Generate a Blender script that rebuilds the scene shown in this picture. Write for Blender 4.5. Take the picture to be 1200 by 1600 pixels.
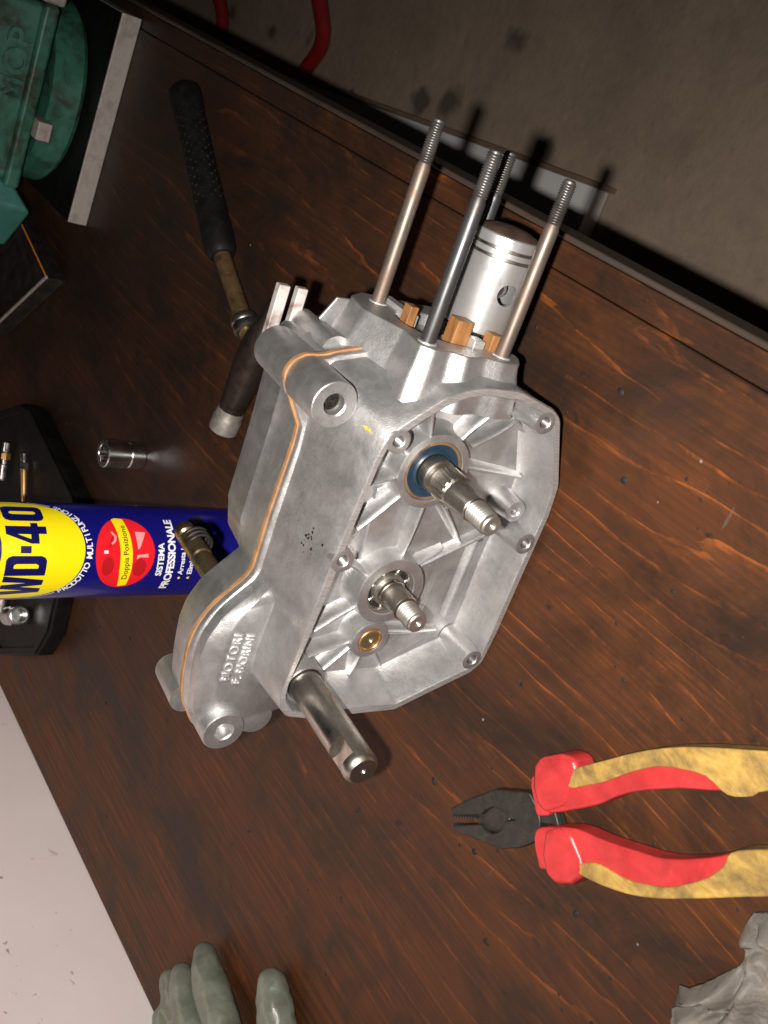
import bpy, bmesh, math, random
from mathutils import Vector, Matrix, noise
random.seed(7)
for o in list(bpy.data.objects): bpy.data.objects.remove(o)
scene = bpy.context.scene
COL = scene.collection
PI = math.pi

# ---------------------------------------------------------------- camera
# world: Z up, bench top is z = 0, Y runs along the bench, X across it (wall at -X, bench front at +X)
CX = Vector((0.36970763, -0.54478389, -0.75267973))      # image right
CYD = Vector((-0.84561638, -0.53296992, -0.02959746))    # image down
CZ = Vector((-0.38503144, 0.64742071, -0.65772123))      # view direction
cam_d = bpy.data.cameras.new('camera'); cam = bpy.data.objects.new('camera', cam_d); COL.objects.link(cam)
cam_d.sensor_fit = 'VERTICAL'; cam_d.sensor_height = 36.0; cam_d.lens = 36.0
cam_d.clip_start = 0.01; cam_d.clip_end = 60
m = Matrix.Identity(4)
for i, ax in enumerate((CX, -CYD, -CZ)):
    for j in range(3): m[j][i] = ax[j]
CAM = Vector((0, 0, 0.44)); m.translation = CAM
cam.matrix_world = m
scene.camera = cam
cam_d.dof.use_dof = True; cam_d.dof.focus_distance = 0.58; cam_d.dof.aperture_fstop = 24

# ---------------------------------------------------------------- light
world = bpy.data.worlds.new('World'); scene.world = world; world.use_nodes = True
bg = world.node_tree.nodes['Background']; bg.inputs[0].default_value = (1.0, 0.93, 0.86, 1); bg.inputs[1].default_value = 0.006
fl = bpy.data.lights.new('camera_flash', 'SPOT'); fl.spot_size = math.radians(94); fl.spot_blend = 1.0; fl.energy = 34.0; fl.color = (1.0, 0.955, 0.90); fl.shadow_soft_size = 0.0055
flo = bpy.data.objects.new('camera_flash', fl); COL.objects.link(flo)
flo.location = CAM - CX * 0.031 + CYD * 0.013 - CZ * 0.005
flo.rotation_euler = (CZ + CX * 0.07 + CYD * 0.03).to_track_quat('-Z', 'Y').to_euler()
# unseen fill light, added to brighten the wall and back of the bench
rl = bpy.data.lights.new('wall_fill_light', 'AREA'); rl.shape = 'RECTANGLE'; rl.size = 0.15; rl.size_y = 1.2; rl.energy = 2.7; rl.color = (1.0, 0.83, 0.77)
rlo = bpy.data.objects.new('wall_fill_light', rl); COL.objects.link(rlo); rlo.location = (-0.60, 0.45, 0.50)
rlo.rotation_euler = (0, math.radians(60), 0)
scene.view_settings.view_transform = 'Standard'; scene.view_settings.look = 'None'
scene.view_settings.exposure = 0; scene.view_settings.gamma = 1
scene.render.resolution_x = 768; scene.render.resolution_y = 1024
scene.render.engine = 'CYCLES'

# ---------------------------------------------------------------- material helpers
def mat(name):
    M = bpy.data.materials.new(name); M.use_nodes = True
    return M, M.node_tree, M.node_tree.nodes['Principled BSDF']
def nd(nt, t, **kw):
    n = nt.nodes.new(t)
    for k, v in kw.items(): setattr(n, k, v)
    return n
def setin(n, **kw):
    for k, v in kw.items(): n.inputs[k.replace('_', ' ')].default_value = v
def rgba(c): return (c[0], c[1], c[2], 1)
def ramp(nt, src, stops):
    r = nd(nt, 'ShaderNodeValToRGB'); e = r.color_ramp.elements
    while len(e) < len(stops): e.new(0.5)
    for i, (p, c) in enumerate(stops):
        e[i].position = p; e[i].color = rgba(c) if not isinstance(c, (int, float)) else (c, c, c, 1)
    nt.links.new(src, r.inputs[0]); return r.outputs[0]
def mixc(nt, f, a, b, mode='MIX'):
    mx = nd(nt, 'ShaderNodeMix', data_type='RGBA', blend_type=mode)
    for idx, v in ((0, f), (6, a), (7, b)):
        if hasattr(v, 'links'): nt.links.new(v, mx.inputs[idx])
        elif idx == 0: mx.inputs[0].default_value = v
        else: mx.inputs[idx].default_value = rgba(v)
    return mx.outputs[2]
def coords(nt, scale=(1, 1, 1), rot=(0, 0, 0), world_space=False):
    if world_space:
        g = nd(nt, 'ShaderNodeNewGeometry'); src = g.outputs['Position']
    else:
        t = nd(nt, 'ShaderNodeTexCoord'); src = t.outputs['Object']
    mp = nd(nt, 'ShaderNodeMapping'); mp.inputs['Scale'].default_value = scale; mp.inputs['Rotation'].default_value = rot
    nt.links.new(src, mp.inputs[0]); return mp.outputs[0]
def noise_n(nt, vec, scale, detail=4, rough=0.55, dist=0.0):
    n = nd(nt, 'ShaderNodeTexNoise'); nt.links.new(vec, n.inputs['Vector'])
    setin(n, Scale=scale, Detail=detail, Roughness=rough, Distortion=dist); return n.outputs[0]
def bump(nt, b, h, strength, dist):
    bn = nd(nt, 'ShaderNodeBump'); bn.inputs['Strength'].default_value = strength; bn.inputs['Distance'].default_value = dist
    nt.links.new(h, bn.inputs['Height']); nt.links.new(bn.outputs[0], b.inputs['Normal'])
def simple(name, c1, c2, scale=60, rough=0.5, metal=0.0, rvar=0.12, bstr=0.15, bdist=0.0004, lo=0.35, hi=0.68, bscale=None, stretch=(1, 1, 1), grime=None, gscale=25, spec=0.5, gr=(0.50, 0.68)):
    """two-tone mottled surface with fine relief and optional blotches of grime"""
    M, nt, b = mat(name)
    v = coords(nt, stretch)
    n1 = noise_n(nt, v, scale, 6, 0.6)
    col = ramp(nt, n1, [(lo, c1), (hi, c2)])
    if grime:
        n2 = noise_n(nt, v, gscale, 5, 0.65, 0.4)
        col = mixc(nt, ramp(nt, n2, [(gr[0], 0.0), (gr[1], 1.0)]), col, grime)
    nt.links.new(col, b.inputs['Base Color'])
    r = ramp(nt, n1, [(0.2, max(0.02, rough - rvar)), (0.8, min(1, rough + rvar))]); nt.links.new(r, b.inputs['Roughness'])
    setin(b, Metallic=metal); b.inputs['Specular IOR Level'].default_value = spec
    if bstr: bump(nt, b, noise_n(nt, v, bscale or scale * 4, 5, 0.6), bstr, bdist)
    return M

MAT = {}
# stained plywood: grain along Y
def wood():
    M, nt, b = mat('stained_plywood'); L = nt.links
    t = nd(nt, 'ShaderNodeNewGeometry')
    sx = nd(nt, 'ShaderNodeSeparateXYZ'); L.new(t.outputs['Position'], sx.inputs[0])
    def math_(op, a, bb):
        n = nd(nt, 'ShaderNodeMath', operation=op)
        for i, v in enumerate((a, bb)):
            if hasattr(v, 'links'): L.new(v, n.inputs[i])
            else: n.inputs[i].default_value = v
        return n.outputs[0]
    vlow = coords(nt, (4.6, 1.0, 1), world_space=True)          # slow cathedral drift
    d1 = noise_n(nt, vlow, 1.0, 2.5, 0.5, 0.2)
    vmid = coords(nt, (55, 7, 1), world_space=True)
    d2 = noise_n(nt, vmid, 1.0, 3, 0.6)
    # ring coordinate
    ring = math_('ADD', math_('MULTIPLY', sx.outputs[0], 74.0), math_('ADD', math_('MULTIPLY', d1, 15.0), math_('MULTIPLY', d2, 1.1)))
    fr = math_('FRACT', ring, 0.0)
    line = ramp(nt, fr, [(0.0, 0.0), (0.60, 0.02), (0.88, 0.12), (0.95, 0.85), (0.985, 0.8), (1.0, 0.0)])
    fine = noise_n(nt, coords(nt, (420, 9, 1), world_space=True), 1.0, 3, 0.6)
    patch = noise_n(nt, coords(nt, (9, 3.5, 1), world_space=True), 1.0, 5, 0.62, 0.6)
    patch2 = noise_n(nt, coords(nt, (34, 15, 1), world_space=True), 1.0, 7, 0.75, 0.6)
    fibre = ramp(nt, fine, [(0.40, 0.0), (0.70, 1.0)])
    mask0 = ramp(nt, patch2, [(0.44, 0.02), (0.60, 1.0)])
    xr = nd(nt, 'ShaderNodeMapRange'); L.new(math_('ADD', sx.outputs[0], math_('MULTIPLY', patch, 0.3)), xr.inputs[0]); xr.inputs[1].default_value = -0.42; xr.inputs[2].default_value = -0.05; xr.inputs[3].default_value = 0.22; xr.inputs[4].default_value = 1.0
    mk_ = nd(nt, 'ShaderNodeMath', operation='MULTIPLY'); L.new(mask0, mk_.inputs[0]); L.new(xr.outputs[0], mk_.inputs[1]); mask = mk_.outputs[0]
    lm = nd(nt, 'ShaderNodeMath', operation='MULTIPLY'); L.new(line, lm.inputs[0]); L.new(mask, lm.inputs[1])
    fm = nd(nt, 'ShaderNodeMath', operation='MULTIPLY_ADD'); L.new(fibre, fm.inputs[0]); fm.inputs[1].default_value = 0.16; fm.inputs[2].default_value = -0.02
    lm2 = nd(nt, 'ShaderNodeMath', operation='ADD', use_clamp=True); L.new(lm.outputs[0], lm2.inputs[0]); L.new(fm.outputs[0], lm2.inputs[1])
    base = mixc(nt, ramp(nt, patch, [(0.30, 0.0), (0.70, 1.0)]), (0.027, 0.0132, 0.0082), (0.066, 0.0228, 0.0080))
    warm = nd(nt, 'ShaderNodeMapRange'); L.new(math_('ADD', sx.outputs[0], math_('MULTIPLY', patch, 0.35)), warm.inputs[0]); warm.inputs[1].default_value = -0.25; warm.inputs[2].default_value = -0.62; warm.inputs[3].default_value = 0.0; warm.inputs[4].default_value = 0.85
    wcol = mixc(nt, fibre, (0.048, 0.0180, 0.0062), (0.098, 0.034, 0.0092))
    base = mixc(nt, warm.outputs[0], base, wcol)
    worn = noise_n(nt, coords(nt, (30, 10, 1), (0, 0, 0.12), world_space=True), 1.0, 7, 0.72, 0.9)
    wf = nd(nt, 'ShaderNodeMath', operation='MULTIPLY'); L.new(ramp(nt, worn, [(0.55, 0.0), (0.70, 0.8)]), wf.inputs[0]); L.new(ramp(nt, fine, [(0.36, 0.1), (0.62, 1.0)]), wf.inputs[1])
    wf2 = nd(nt, 'ShaderNodeMath', operation='MULTIPLY'); L.new(wf.outputs[0], wf2.inputs[0]); L.new(xr.outputs[0], wf2.inputs[1])
    base = mixc(nt, wf2.outputs[0], base, (0.125, 0.038, 0.0095))
    col = mixc(nt, lm2.outputs[0], base, (0.22, 0.062, 0.012))
    # oil and soot blotches, pale scuffs
    oil = noise_n(nt, coords(nt, (14, 9, 1), world_space=True), 1.0, 7, 0.7, 0.5)
    col = mixc(nt, ramp(nt, oil, [(0.45, 0.0), (0.63, 0.82)]), col, (0.0160, 0.0108, 0.0082))
    # vise end darkened: some grime, plus flash falloff painted into the colour
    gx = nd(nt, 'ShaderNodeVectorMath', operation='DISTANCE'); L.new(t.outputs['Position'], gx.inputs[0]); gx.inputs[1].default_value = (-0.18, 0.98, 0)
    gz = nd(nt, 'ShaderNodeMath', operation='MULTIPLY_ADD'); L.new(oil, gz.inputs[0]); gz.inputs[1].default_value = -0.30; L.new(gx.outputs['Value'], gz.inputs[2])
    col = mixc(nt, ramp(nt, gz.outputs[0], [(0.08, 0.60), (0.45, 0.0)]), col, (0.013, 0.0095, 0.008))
    spk = noise_n(nt, coords(nt, (95, 60, 1), world_space=True), 1.0, 3, 0.6)
    col = mixc(nt, ramp(nt, spk, [(0.66, 0.0), (0.74, 0.8)]), col, (0.012, 0.011, 0.011))
    vo = nd(nt, 'ShaderNodeTexVoronoi'); setin(vo, Scale=30.0, Randomness=1.0); L.new(coords(nt, (1, 1, 1), world_space=True), vo.inputs['Vector'])
    col = mixc(nt, ramp(nt, vo.outputs['Distance'], [(0.018, 0.55), (0.032, 0.0)]), col, (0.30, 0.27, 0.24))
    scr = noise_n(nt, coords(nt, (30, 330, 1), (0, 0, 0.6), world_space=True), 1.0, 2, 0.5)
    scm = nd(nt, 'ShaderNodeMath', operation='MULTIPLY'); L.new(ramp(nt, scr, [(0.71, 0.0), (0.78, 0.35)]), scm.inputs[0]); L.new(mask, scm.inputs[1])
    col = mixc(nt, scm.outputs[0], col, (0.12, 0.09, 0.075))
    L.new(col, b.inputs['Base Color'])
    L.new(ramp(nt, oil, [(0.35, 0.55), (0.7, 0.36)]), b.inputs['Roughness'])
    b.inputs['Specular IOR Level'].default_value = 0.22
    hh = nd(nt, 'ShaderNodeMath', operation='MULTIPLY_ADD'); L.new(fr, hh.inputs[0]); hh.inputs[1].default_value = 0.35; L.new(fine, hh.inputs[2])
    bump(nt, b, hh.outputs[0], 0.25, 0.0005)
    return M
MAT['wood'] = wood()

def cast(name, c1, c2, dark, metal=0.55, rough=0.42):
    M, nt, b = mat(name); L = nt.links
    v = coords(nt)
    n1 = noise_n(nt, v, 70, 8, 0.72, 0.2); n2 = noise_n(nt, v, 420, 5, 0.7); n3 = noise_n(nt, v, 1700, 3, 0.6); big = noise_n(nt, v, 16, 4, 0.6, 0.6)
    col = ramp(nt, n1, [(0.30, c1), (0.62, c2)])
    col = mixc(nt, ramp(nt, n2, [(0.56, 0.0), (0.76, 0.35)]), col, dark)
    col = mixc(nt, ramp(nt, big, [(0.54, 0.0), (0.76, 0.42)]), col, dark)
    st = noise_n(nt, coords(nt, (70, 1500, 70), (0.3, 0.2, 0.5)), 1.0, 3, 0.5)
    col = mixc(nt, ramp(nt, st, [(0.62, 0.0), (0.74, 0.22)]), col, (0.78, 0.77, 0.76))
    L.new(col, b.inputs['Base Color']); setin(b, Metallic=metal)
    L.new(ramp(nt, n1, [(0.2, rough - 0.06), (0.8, rough + 0.10)]), b.inputs['Roughness'])
    hb = nd(nt, 'ShaderNodeMath', operation='MULTIPLY_ADD'); L.new(n2, hb.inputs[0]); hb.inputs[1].default_value = 1.2; L.new(n3, hb.inputs[2])
    bump(nt, b, hb.outputs[0], 0.30, 0.0005)
    return M
MAT['cast'] = cast('cast_aluminium', (0.40, 0.392, 0.386), (0.53, 0.52, 0.513), (0.20, 0.185, 0.175), 0.88, 0.42)
MAT['machined'] = cast('machined_aluminium', (0.42, 0.41, 0.40), (0.55, 0.54, 0.53), (0.33, 0.32, 0.31), 0.6, 0.36)
def scratched():
    M, nt, b = mat('scratched_rim_face'); L = nt.links
    n1 = noise_n(nt, coords(nt, (1500, 90, 1), (0, 0, 0.75)), 1.0, 3, 0.6); n2 = noise_n(nt, coords(nt), 60, 5, 0.6)
    col = mixc(nt, n2, (0.36, 0.345, 0.335), (0.54, 0.525, 0.515)); col = mixc(nt, ramp(nt, n1, [(0.42, 0.0), (0.62, 0.6)]), col, (0.72, 0.70, 0.69))
    L.new(col, b.inputs['Base Color']); setin(b, Metallic=0.75, Roughness=0.45); bump(nt, b, n1, 0.5, 0.0004); return M
MAT['scratched'] = scratched()
def brushed(name, c, c2, rough=0.3, metal=0.9, stretch=(900, 900, 30), grime=None, bs=0.12):
    M, nt, b = mat(name); L = nt.links
    n1 = noise_n(nt, coords(nt, stretch), 1.0, 3, 0.55); n2 = noise_n(nt, coords(nt), 90, 5, 0.6)
    col = mixc(nt, n1, c, c2)
    if grime: col = mixc(nt, ramp(nt, n2, [(0.46, 0.0), (0.66, 0.9)]), col, grime)
    L.new(col, b.inputs['Base Color']); setin(b, Metallic=metal)
    L.new(ramp(nt, n2, [(0.3, rough - 0.05), (0.7, rough + 0.15)]), b.inputs['Roughness'])
    bump(nt, b, n1, bs, 0.0002); return M
MAT['steel'] = brushed('ground_steel', (0.40, 0.37, 0.335), (0.52, 0.485, 0.44), 0.30, 1.0, (40, 40, 900), (0.26, 0.22, 0.18))
MAT['screwsteel'] = brushed('threaded_steel', (0.30, 0.28, 0.25), (0.40, 0.37, 0.34), 0.42, 0.9, (300, 300, 300))
MAT['steel_dark'] = brushed('dark_stud_steel', (0.055, 0.055, 0.058), (0.105, 0.105, 0.105), 0.36, 0.7, (60, 900, 900), (0.07, 0.065, 0.06))
MAT['steel_rusty'] = brushed('brown_stud_steel', (0.11, 0.085, 0.068), (0.20, 0.165, 0.135), 0.45, 0.65, (60, 900, 900), (0.17, 0.11, 0.08))
MAT['thread'] = brushed('oily_thread', (0.16, 0.15, 0.14), (0.24, 0.22, 0.21), 0.36, 0.75, (300, 300, 300), (0.08, 0.07, 0.065))
MAT['piston'] = brushed('piston_alloy', (0.48, 0.475, 0.47), (0.56, 0.55, 0.54), 0.34, 0.75, (500, 40, 40), (0.42, 0.41, 0.40))
MAT['carbon'] = simple('piston_crown_carbon', (0.035, 0.018, 0.013), (0.075, 0.038, 0.026), 120, 0.65)
MAT['gold'] = brushed('bronze_bush', (0.50, 0.28, 0.10), (0.62, 0.38, 0.15), 0.32, 0.85, (300, 300, 300))
MAT['seal'] = simple('blue_rubber_seal', (0.008, 0.021, 0.038), (0.013, 0.032, 0.053), 150, 0.42, 0, bstr=0.1)
MAT['gasket'] = simple('orange_gasket_paper', (0.23, 0.112, 0.046), (0.36, 0.185, 0.078), 120, 0.75, bstr=0.3)
MAT['kraft'] = simple('brown_wood', (0.16, 0.066, 0.020), (0.30, 0.135, 0.042), 60, 0.6, stretch=(1, 6, 6))
MAT['chrome'] = brushed('chrome', (0.62, 0.61, 0.59), (0.70, 0.69, 0.67), 0.16, 1.0, (200, 200, 200), bs=0.03)
MAT['blackplastic'] = simple('black_plastic', (0.003, 0.003, 0.003), (0.007, 0.0065, 0.006), 80, 0.5, spec=0.2)
MAT['blackrubber'] = simple('black_rubber', (0.004, 0.004, 0.004), (0.009, 0.008, 0.0075), 120, 0.6, spec=0.18)
MAT['dark'] = simple('oily_dark_metal', (0.012, 0.011, 0.010), (0.03, 0.026, 0.022), 80, 0.5, 0.3)
MAT['blacksteel'] = simple('blackened_steel', (0.020, 0.018, 0.016), (0.034, 0.030, 0.026), 300, 0.5, 0.3, bstr=0.25, grime=(0.045, 0.036, 0.028), gscale=90)
MAT['redgrip'] = simple('red_plastic_grip', (0.40, 0.024, 0.026), (0.50, 0.036, 0.036), 90, 0.34, bstr=0.25, bscale=900, grime=(0.20, 0.018, 0.018), gscale=35, gr=(0.45, 0.85))
MAT['yellowgrip'] = simple('grimy_yellow_grip', (0.36, 0.215, 0.045), (0.45, 0.285, 0.070), 200, 0.5, grime=(0.10, 0.066, 0.028), gscale=34, gr=(0.42, 0.68), stretch=(1.6, 1.0, 1))
MAT['green'] = simple('chipped_green_paint', (0.026, 0.105, 0.072), (0.040, 0.150, 0.105), 60, 0.42, 0.0, bstr=0.5, bdist=0.0015, bscale=70, grime=(0.020, 0.026, 0.018), gscale=40, gr=(0.46, 0.66))
MAT['teal'] = simple('teal_paint', (0.026, 0.130, 0.108), (0.038, 0.165, 0.138), 20, 0.38, bstr=0.3, bscale=60, grime=(0.026, 0.085, 0.068), gscale=40)
MAT['plate'] = brushed('scuffed_steel_plate', (0.33, 0.29, 0.26), (0.42, 0.38, 0.35), 0.5, 0.25, (30, 400, 400), (0.26, 0.22, 0.20))
MAT['glove'] = simple('grey_green_glove', (0.105, 0.120, 0.088), (0.165, 0.180, 0.140), 40, 0.36, bstr=0.45, bdist=0.0012, bscale=110, grime=(0.065, 0.055, 0.052), gscale=30, gr=(0.50, 0.80))
def concrete():
    M, nt, b = mat('stained_concrete'); v = coords(nt, world_space=True); L = nt.links
    col = ramp(nt, noise_n(nt, v, 5, 8, 0.7, 0.4), [(0.30, (0.20, 0.145, 0.105)), (0.68, (0.33, 0.245, 0.178))])
    col = mixc(nt, ramp(nt, noise_n(nt, v, 60, 5, 0.7), [(0.5, 0.0), (0.75, 0.35)]), col, (0.13, 0.093, 0.066))
    vo = nd(nt, 'ShaderNodeTexVoronoi'); setin(vo, Scale=10.0, Randomness=1.0)
    wv = nd(nt, 'ShaderNodeVectorMath', operation='ADD'); L.new(v, wv.inputs[0]); dn = nd(nt, 'ShaderNodeTexNoise'); L.new(v, dn.inputs['Vector']); setin(dn, Scale=22.0, Detail=3.0)
    sc = nd(nt, 'ShaderNodeVectorMath', operation='SCALE'); L.new(dn.outputs[1], sc.inputs[0]); sc.inputs['Scale'].default_value = 0.045; L.new(sc.outputs[0], wv.inputs[1]); L.new(wv.outputs[0], vo.inputs['Vector'])
    sep = nd(nt, 'ShaderNodeSeparateColor'); L.new(vo.outputs['Color'], sep.inputs[0])
    dd = nd(nt, 'ShaderNodeMath', operation='DIVIDE'); L.new(vo.outputs['Distance'], dd.inputs[0]); L.new(sep.outputs[0], dd.inputs[1])
    col = mixc(nt, ramp(nt, dd.outputs[0], [(0.20, 0.8), (0.34, 0.0)]), col, (0.05, 0.036, 0.026))
    L.new(col, b.inputs['Base Color']); setin(b, Roughness=0.8); bump(nt, b, noise_n(nt, v, 90, 6, 0.7), 0.4, 0.004); return M
MAT['concrete'] = concrete()
MAT['paleboard'] = simple('pale_grey_board', (0.52, 0.50, 0.49), (0.60, 0.58, 0.57), 6, 0.6, bstr=0.1)
MAT['brownedge'] = simple('brown_board_edge', (0.12, 0.075, 0.05), (0.18, 0.12, 0.08), 12, 0.6)
MAT['redpaint'] = simple('red_painted_tube', (0.18, 0.008, 0.010), (0.26, 0.014, 0.014), 8, 0.35, bstr=0.1)
MAT['orange'] = simple('orange_edge', (0.75, 0.22, 0.01), (0.85, 0.28, 0.02), 20, 0.5, bstr=0)
MAT['trim'] = simple('worn_dark_trim', (0.035, 0.022, 0.016), (0.060, 0.038, 0.028), 14, 0.5, stretch=(8, 1, 8), grime=(0.02, 0.016, 0.014))
MAT['trimedge'] = simple('worn_trim_edge', (0.030, 0.020, 0.015), (0.085, 0.060, 0.045), 9, 0.45, stretch=(1, 0.3, 1), grime=(0.05, 0.04, 0.035))
MAT['droplet'] = simple('oily_droplet', (0.010, 0.010, 0.010), (0.022, 0.021, 0.020), 200, 0.6, bstr=0, spec=0.2)
MAT['mark'] = simple('yellow_paint_mark', (0.24, 0.20, 0.03), (0.42, 0.36, 0.06), 600, 0.6, bstr=0.2)
MAT['canblue'] = simple('blue_can_enamel', (0.005, 0.005, 0.115), (0.006, 0.006, 0.135), 10, 0.22, bstr=0)
MAT['canyellow'] = simple('yellow_can_print', (0.84, 0.68, 0.006), (0.87, 0.71, 0.008), 10, 0.30, bstr=0)
MAT['cannavy'] = simple('navy_can_print', (0.004, 0.004, 0.070), (0.005, 0.005, 0.080), 10, 0.30, bstr=0)
MAT['canred'] = simple('red_can_print', (0.72, 0.012, 0.020), (0.76, 0.016, 0.024), 10, 0.30, bstr=0)
MAT['canred2'] = simple('dark_red_can_print', (0.42, 0.010, 0.014), (0.46, 0.012, 0.016), 10, 0.30, bstr=0)
MAT['canpink'] = simple('pale_red_can_print', (0.80, 0.30, 0.30), (0.82, 0.34, 0.34), 10, 0.30, bstr=0)
MAT['canwhite'] = simple('white_can_print', (0.80, 0.80, 0.80), (0.84, 0.84, 0.84), 10, 0.30, bstr=0)
MAT['canblack'] = simple('black_can_print', (0.01, 0.01, 0.01), (0.014, 0.014, 0.014), 10, 0.30, bstr=0)
def wallmat():
    M, nt, b = mat('white_plaster'); v = coords(nt)
    n = noise_n(nt, v, 5, 5, 0.6); col = ramp(nt, n, [(0.3, (0.78, 0.69, 0.665)), (0.7, (0.86, 0.775, 0.75))])
    sp = noise_n(nt, coords(nt, (1, 1, 1.3)), 46, 3, 0.6, 0.5); area = noise_n(nt, v, 7, 2, 0.5)
    a = ramp(nt, sp, [(0.66, 0.0), (0.69, 0.75)]); a2 = ramp(nt, area, [(0.42, 0.0), (0.56, 1.0)])
    mm = nd(nt, 'ShaderNodeMath', operation='MULTIPLY'); nt.links.new(a, mm.inputs[0]); nt.links.new(a2, mm.inputs[1])
    col = mixc(nt, mm.outputs[0], col, (0.30, 0.22, 0.21)); nt.links.new(col, b.inputs['Base Color']); setin(b, Roughness=0.75)
    bump(nt, b, noise_n(nt, v, 220, 4, 0.6), 0.15, 0.0008); return M
MAT['wall'] = wallmat()
def ragmat():
    M, nt, b = mat('grey_rag'); v = coords(nt)
    n1 = noise_n(nt, v, 55, 6, 0.65); col = ramp(nt, n1, [(0.3, (0.20, 0.165, 0.132)), (0.7, (0.38, 0.325, 0.27))])
    nt.links.new(col, b.inputs['Base Color']); setin(b, Roughness=0.95); b.inputs['Specular IOR Level'].default_value = 0.1
    b.inputs['Sheen Weight'].default_value = 0.25
    bump(nt, b, noise_n(nt, v, 750, 6, 0.85), 1.0, 0.0035); return M
MAT['rag'] = ragmat()

# ---------------------------------------------------------------- mesh helpers
class MB:
    def __init__(s): s.v = []; s.f = []
    def add(s, verts, faces):
        o = len(s.v); s.v += [tuple(v) for v in verts]; s.f += [tuple(i + o for i in f) for f in faces]; return s
    def grid(s, rows, closed=True, cap0=False, cap1=False):
        n = len(rows[0]); vs = [p for r in rows for p in r]; fs = []
        for i in range(len(rows) - 1):
            for j in range(n if closed else n - 1):
                k = (j + 1) % n
                fs.append((i * n + j, i * n + k, (i + 1) * n + k, (i + 1) * n + j))
        if cap0: fs.append(tuple(reversed(range(n))))
        if cap1: fs.append(tuple((len(rows) - 1) * n + j for j in range(n)))
        return s.add(vs, fs)
    def box(s, lo, hi):
        x0, y0, z0 = lo; x1, y1, z1 = hi
        return s.add([(x0, y0, z0), (x1, y0, z0), (x1, y1, z0), (x0, y1, z0), (x0, y0, z1), (x1, y0, z1), (x1, y1, z1), (x0, y1, z1)],
                     [(3, 2, 1, 0), (4, 5, 6, 7), (0, 1, 5, 4), (1, 2, 6, 5), (2, 3, 7, 6), (3, 0, 4, 7)])
    def prism(s, poly, z0, z1, inset=0):
        n = len(poly)
        return s.grid([[(x, y, z0) for x, y in poly], [(x, y, z1) for x, y in poly]], True, True, True)
    def lathe(s, prof, org=(0, 0, 0), axis=(0, 0, 1), n=32, capends=True):
        """prof: (height, radius) along axis"""
        ax = Vector(axis).normalized(); o = Vector(org)
        u = ax.orthogonal().normalized(); w = ax.cross(u)
        rows = []
        for h, r in prof:
            rows.append([o + ax * h + (u * math.cos(2 * PI * k / n) + w * math.sin(2 * PI * k / n)) * r for k in range(n)])
        return s.grid(rows, True, capends, capends)
    def tube(s, pts, rad, n=16, flat=None):
        """swept tube with per point radius and rounded ends"""
        P = [Vector(p) for p in pts]
        R = rad if isinstance(rad, (list, tuple)) else [rad] * len(P)
        rows = []; up = None
        seq = []
        d0 = (P[1] - P[0]).normalized(); d1 = (P[-1] - P[-2]).normalized()
        for a in (85, 60, 30): seq.append((P[0] - d0 * R[0] * math.sin(math.radians(a)), R[0] * math.cos(math.radians(a)), d0))
        for i, p in enumerate(P):
            d = (P[min(i + 1, len(P) - 1)] - P[max(i - 1, 0)]).normalized(); seq.append((p, R[i], d))
        for a in (30, 60, 85): seq.append((P[-1] + d1 * R[-1] * math.sin(math.radians(a)), R[-1] * math.cos(math.radians(a)), d1))
        for p, r, d in seq:
            if up is None: up = d.orthogonal().normalized()
            up = (up - d * up.dot(d)).normalized(); w = d.cross(up)
            rows.append([p + (up * math.cos(2 * PI * k / n) + w * math.sin(2 * PI * k / n)) * r for k in range(n)])
        return s.grid(rows, True, True, True)
    def build(s, name, material, parent=None, smooth=35, bevel=0, bseg=2, mw=None):
        me = bpy.data.meshes.new(name); me.from_pydata(s.v, [], s.f); me.update()
        bm = bmesh.new(); bm.from_mesh(me); bmesh.ops.recalc_face_normals(bm, faces=bm.faces); bm.to_mesh(me); bm.free()
        return link(name, me, material, parent, smooth, bevel, bseg)
def link(name, me, material, parent=None, smooth=35, bevel=0, bseg=2):
    me.name = name
    me.materials.clear(); me.materials.append(MAT[material] if isinstance(material, str) else material)
    if smooth:
        me.polygons.foreach_set('use_smooth', [True] * len(me.polygons)); me.set_sharp_from_angle(angle=math.radians(smooth))
    o = bpy.data.objects.new(name, me); COL.objects.link(o)
    if parent: o.parent = parent
    if bevel:
        b = o.modifiers.new('bevel', 'BEVEL'); b.width = bevel; b.segments = bseg; b.limit_method = 'ANGLE'; b.angle_limit = math.radians(35); b.harden_normals = True
    return o
def empty(name, label=None, cat=None, loc=(0, 0, 0), group=None):
    o = bpy.data.objects.new(name, None); COL.objects.link(o); o.location = loc; o.empty_display_size = 0.02
    return tag(o, label, cat, group)
def tag(o, label=None, cat=None, group=None, kind=None):
    if label: o['label'] = label
    if cat: o['category'] = cat
    if group: o['group'] = group
    if kind: o['kind'] = kind
    return o
def fontmesh(txt, size=1.0, extrude=0.0, offset=0.0, space=1.0, align='CENTER'):
    c = bpy.data.curves.new('t', 'FONT'); c.body = txt; c.size = size; c.extrude = extrude; c.offset = offset; c.space_character = space
    c.align_x = align; c.align_y = 'CENTER'; c.resolution_u = 4
    o = bpy.data.objects.new('t', c); COL.objects.link(o)
    bpy.context.view_layer.update()
    me = bpy.data.meshes.new_from_object(o.evaluated_get(bpy.context.evaluated_depsgraph_get()))
    bpy.data.objects.remove(o); return me
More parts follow.
